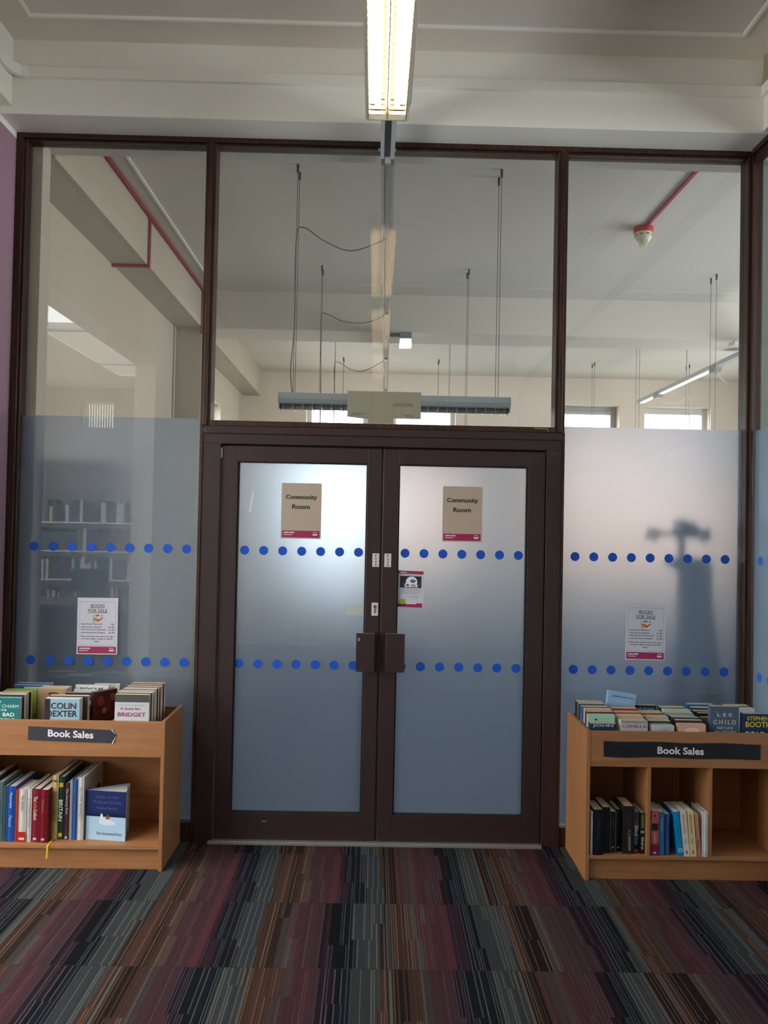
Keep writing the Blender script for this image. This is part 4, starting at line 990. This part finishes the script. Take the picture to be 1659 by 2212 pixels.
tag(o, 'straight crimson conduit on the ceiling leading to the smoke detector', 'conduit')
o = MB().box(-1.85, -1.825, .2, 3.87, ZC-.03, ZC-.004).build('conduit', REDP, None, bevel=.003); tag(o, 'long dark red conduit along the top of the cream side beam in the far room', 'conduit')
o = MB().box(-1.85, -1.832, 1.94, 1.975, 3.655, ZC-.03).box(-2.13, -1.85, 1.94, 1.975, 3.655, 3.675).build('conduit', REDP, None, bevel=.003); tag(o, 'dark red conduit dropping down the side beam and bending under it', 'conduit')
o = MB().box(-1.85, -1.828, 3.80, 3.85, 3.60, ZC-.03).build('conduit', REDP, None, bevel=.003); tag(o, 'short dark red conduit dropping beside the far column', 'conduit')
struct(MB().box(-1.715, -1.697, .2, 3.87, ZC-.012, ZC).build('trim_far_ceiling', mat('trim_gloss_lit_white', 'fbf8f4', .4)))  # same whitened trim colour, caught light painted in
struct(MB().box(-1.697, 6.5, 3.55, 3.568, ZC-.006, ZC).build('trim_far_ceiling', FARCEIL))
mb = MB().tube([(-2.118, 3.83, 0), (-2.118, 3.83, 3.67)], .012, 8); o = mb.build('wall_pipe', CREAM, None, smooth=True); tag(o, 'thin cream pipe running up the left wall beside the far column', 'pipe')

# ------------------------------------------------------------------ far windows
FR = mat('window_frame_grey', 'a9adae', .4); FRW = mat('window_frame_white', 'd8dcde', .4)
WG = GLASS
for i, (a, b_) in enumerate(WIN_FAR):
    top = 3.60 if i < 2 else 3.64
    w = struct(empty('window_%d' % (5+i), ((a+b_)/2, 8.2, 1.0)), ['far window with white frame behind the left half of the fanlight', 'far window with white frame behind the right half of the fanlight', 'far window with grey top-hung frame over the right panel', 'far window with pale frame at the right of the right panel'][i])
    hw = (b_-a)/2; H_ = top-1.0; f = .09 if i == 2 else .07
    m = FR if i in (2,) else FRW
    MB().box(-hw, hw, -.03, .05, H_-f*1.3, H_).box(-hw, hw, -.03, .05, 0, f).box(-hw, -hw+f, -.03, .05, f, H_-f*1.3).box(hw-f, hw, -.03, .05, f, H_-f*1.3).build('frame', m, w, bevel=.004)
    MB().box(-hw+f, hw-f, -.003, .003, f, H_-f*1.3).build('glass_pane', WG, w)
    if i == 2: MB().box(-hw+f, hw-f, -.05, -.03, H_-.105, H_-.085).box(-hw+f+.02, -hw+f+.04, -.06, -.03, H_-.10, H_-.05).box(hw-f-.04, hw-f-.02, -.06, -.03, H_-.10, H_-.05).build('stay_bar', PALEMETAL, w)
    MB().box(-hw-.02, hw+.02, -.26, -.03, -.03, 0).build('sill', WHITEP, w)
for nm, x0, x1, y0, y1 in (('window_9', -2.30, -2.26, 5.25, 6.3), ('window_10', 6.74, 6.78, .8, 2.9), ('window_11', 6.74, 6.78, 3.4, 5.6)):  # the two right wall windows are added, unseen, to light the far room
    z1 = 3.25 if nm == 'window_9' else 3.4
    w = struct(empty(nm, ((x0+x1)/2, (y0+y1)/2, 1.0))); hy = (y1-y0)/2; H_ = z1-1
    MB().box(-.02, .02, -hy, hy, H_-.07, H_).box(-.02, .02, -hy, hy, 0, .07).box(-.02, .02, -hy, -hy+.06, .07, H_-.07).box(-.02, .02, hy-.06, hy, .07, H_-.07).build('frame', FRW, w)
# small blind window behind the viewer, seen mirrored in the glass
w = struct(empty('window_12', (-3.895, -6.7, 2.95)))
for k in range(12): MB().box(-.21+.036*k, -.185+.036*k, -.01, .0, .0, .36).build('blind_slat', mat('blind_cream', 'd8cf9c', .7), w)
# neighbouring brick building outside
BR = bpy.data.materials.new('pale_brick'); BR.use_nodes = True
nt = BR.node_tree; b = nt.nodes['Principled BSDF']; bt = nt.nodes.new('ShaderNodeTexBrick'); tc = nt.nodes.new('ShaderNodeTexCoord'); mp = nt.nodes.new('ShaderNodeMapping')
mp.inputs['Rotation'].default_value = (radians(90), 0, 0)
bt.inputs['Scale'].default_value = 1; bt.inputs['Brick Width'].default_value = .225; bt.inputs['Row Height'].default_value = .075; bt.inputs['Mortar Size'].default_value = .006
bt.inputs['Color1'].default_value = (*srgb('c48a68'), 1); bt.inputs['Color2'].default_value = (*srgb('d29c78'), 1); bt.inputs['Mortar'].default_value = (*srgb('ddd0bc'), 1)
nt.links.new(tc.outputs['Object'], mp.inputs[0]); nt.links.new(mp.outputs[0], bt.inputs['Vector']); nt.links.new(bt.outputs[0], b.inputs['Base Color'])
t = empty('brick_building', (4, 18, 0)); tag(t, 'pale brick building with white roof band outside the far windows', 'building')
MB().box(-3.5, 12, 0, 6, -.3, 4.55).build('wall', BR, t)
MB().box(-3.6, 12.1, -.1, 6, 4.55, 4.95).box(-3.7, 12.2, -.2, 6, 4.95, 5.02).build('roof_band', FRW, t)
struct(box('ground_outside', -40, 40, 8.3, 60, -.5, -.3, mat('paving_outside', 'a8a49c', .9)))

# ------------------------------------------------------------------ things blurred behind the frosted film
t = empty('storage_cabinet', (-1.66, .42, 0)); tag(t, 'tall dark cabinet blurred behind the frosted panel left of the doors', 'cabinet')
MB().box(-.26, .16, -.17, .22, .08, 2.0).build('body', DARK, t, bevel=.005)
MB().box(-.25, -.053, -.19, -.17, .10, 1.98).build('door', mat('cabinet_charcoal', '2e3034', .5), t, bevel=.003)
MB().box(-.047, .15, -.19, -.17, .10, 1.98).build('door', mat('cabinet_charcoal', '2e3034', .5), t, bevel=.003)
MB().box(-.24, .14, -.15, .2, 0, .08).build('plinth', DARK, t)
t = empty('coat_stand', (1.72, .30, 0)); tag(t, 'dark coat hung on a cross-armed stand blurred behind the right frosted panel', 'coat stand')
MB().tube([(0, 0, 0), (0, 0, 1.70)], .020, 10).build('pole', DARK, t)
MB().tube([(-.16, 0, 1.655), (.125, 0, 1.640)], .012, 8).build('cross_arm', mat('grey_arm', '4a4c50', .5), t)
for x in (-.16, .125): MB().box(x-.022, x+.022, -.025, .025, 1.615, 1.685).build('arm_end', DARK, t, bevel=.006)
MB().box(-.035, .01, -.03, .03, 1.66, 1.73).build('top_block', mat('grey_arm', '4a4c50', .5), t)
MB().lathe([(.001, -.045), (.025, -.038), (.042, -.018), (.045, 0), (.042, .018), (.025, .038), (.001, .045)], (.035, -.03, 1.68), 16).build('knob', BLACKP, t, smooth=True)
mb = MB(); prof = [(1.52, -.07, .10), (1.49, -.09, .12), (1.45, -.02, .125), (1.2, -.01, .14), (1.0, -.025, .17), (.75, -.05, .22), (.45, -.10, .29), (.25, -.14, .34)]
ring = []
for z, a, b2 in prof:
    c = (a+b2)/2+.02; r = (b2-a)/2*1.25
    ring.append([(c+r*cos(2*pi*k/16), .07*sin(2*pi*k/16)*(1+.15*cos(5*2*pi*k/16)), z) for k in range(16)])
for R_ in ring: mb.v += R_
for i in range(len(ring)-1):
    for k in range(16): mb.f.append((i*16+k, i*16+(k+1) % 16, (i+1)*16+(k+1) % 16, (i+1)*16+k)[::-1]); mb.mi.append(0)
mb.f.append(tuple(range(16))); mb.mi.append(0)
mb.build('draped_coat', BLACKP, t, smooth=True)
for k in range(4):
    a = pi/4+k*pi/2; MB().tube([(0, 0, .05), (.2*cos(a), .2*sin(a), .012)], .012, 8).build('foot', DARK, t)
# dark furniture across the far room floor: tables under the windows
def table(x, y, w, d, label):
    t = empty('folding_table', (x, y, 0)); tag(t, label, 'table', 'tables blurred behind the frosted film')
    MB().box(-w/2, w/2, -d/2, d/2, .70, .73).build('tabletop', mat('table_grey', '6c7076', .5), t, bevel=.004)
    for sx in (-1, 1):
        for sy in (-1, 1): MB().tube([(sx*(w/2-.08), sy*(d/2-.08), 0), (sx*(w/2-.08), sy*(d/2-.08), .70)], .018, 8).build('leg', DARK, t)
table(.0, 5.4, 3.2, .8, 'long grey table blurred behind the frosted door panes')
table(3.9, 4.6, 2.4, .8, 'grey table blurred behind the right frosted panel')
# library furniture reflected in the glass
t = empty('library_shelving', (-4.0, -6.35, 0)); tag(t, 'white library shelving full of books, mirrored in the left glass panel', 'shelving')
MB().box(-.9, .9, -.18, -.15, 0, 1.9).box(-.9, -.87, -.15, .15, 0, 1.9).box(.87, .9, -.15, .15, 0, 1.9).build('carcass', WHITEP, t)
for z in (.1, .48, .86, 1.24, 1.62):
    MB().box(-.87, .87, -.15, .15, z, z+.02).build('shelf', WHITEP, t)
    mb = MB(); x = -.86; rr = random.Random(int(z*100)); i = 0
    while x < .80:
        w_ = rr.uniform(.02, .05); mb.box(x, x+w_-.002, -.10, .12, z+.02, z+.02+rr.uniform(.2, .3), rr.randrange(5)); x += w_
    o = mb.build('shelved_books', [cmat(c) for c in ('6a2c2c', '2c4a6a', 'c8c4bc', '3c3c40', '5a6a3c')], t); o['kind'] = 'stuff'
t = empty('issue_desk', (-3.2, -4.6, 0)); tag(t, 'dark library desk with a screen, mirrored in the left glass panel', 'desk')
MB().box(-.9, .9, -.4, .4, .72, .76).build('desktop', mat('desk_grey', '5c5c60', .5), t)
MB().box(-.88, -.84, -.38, .38, 0, .72).box(.84, .88, -.38, .38, 0, .72).box(-.84, .84, .30, .33, .1, .72).build('desk_frame', DARK, t)
mo = MB().box(-.20, .20, -.02, .02, .88, 1.12).box(-.02, .02, -.01, .03, .78, .92).box(-.12, .12, -.08, .08, .76, .775).build('monitor', DARK, t)
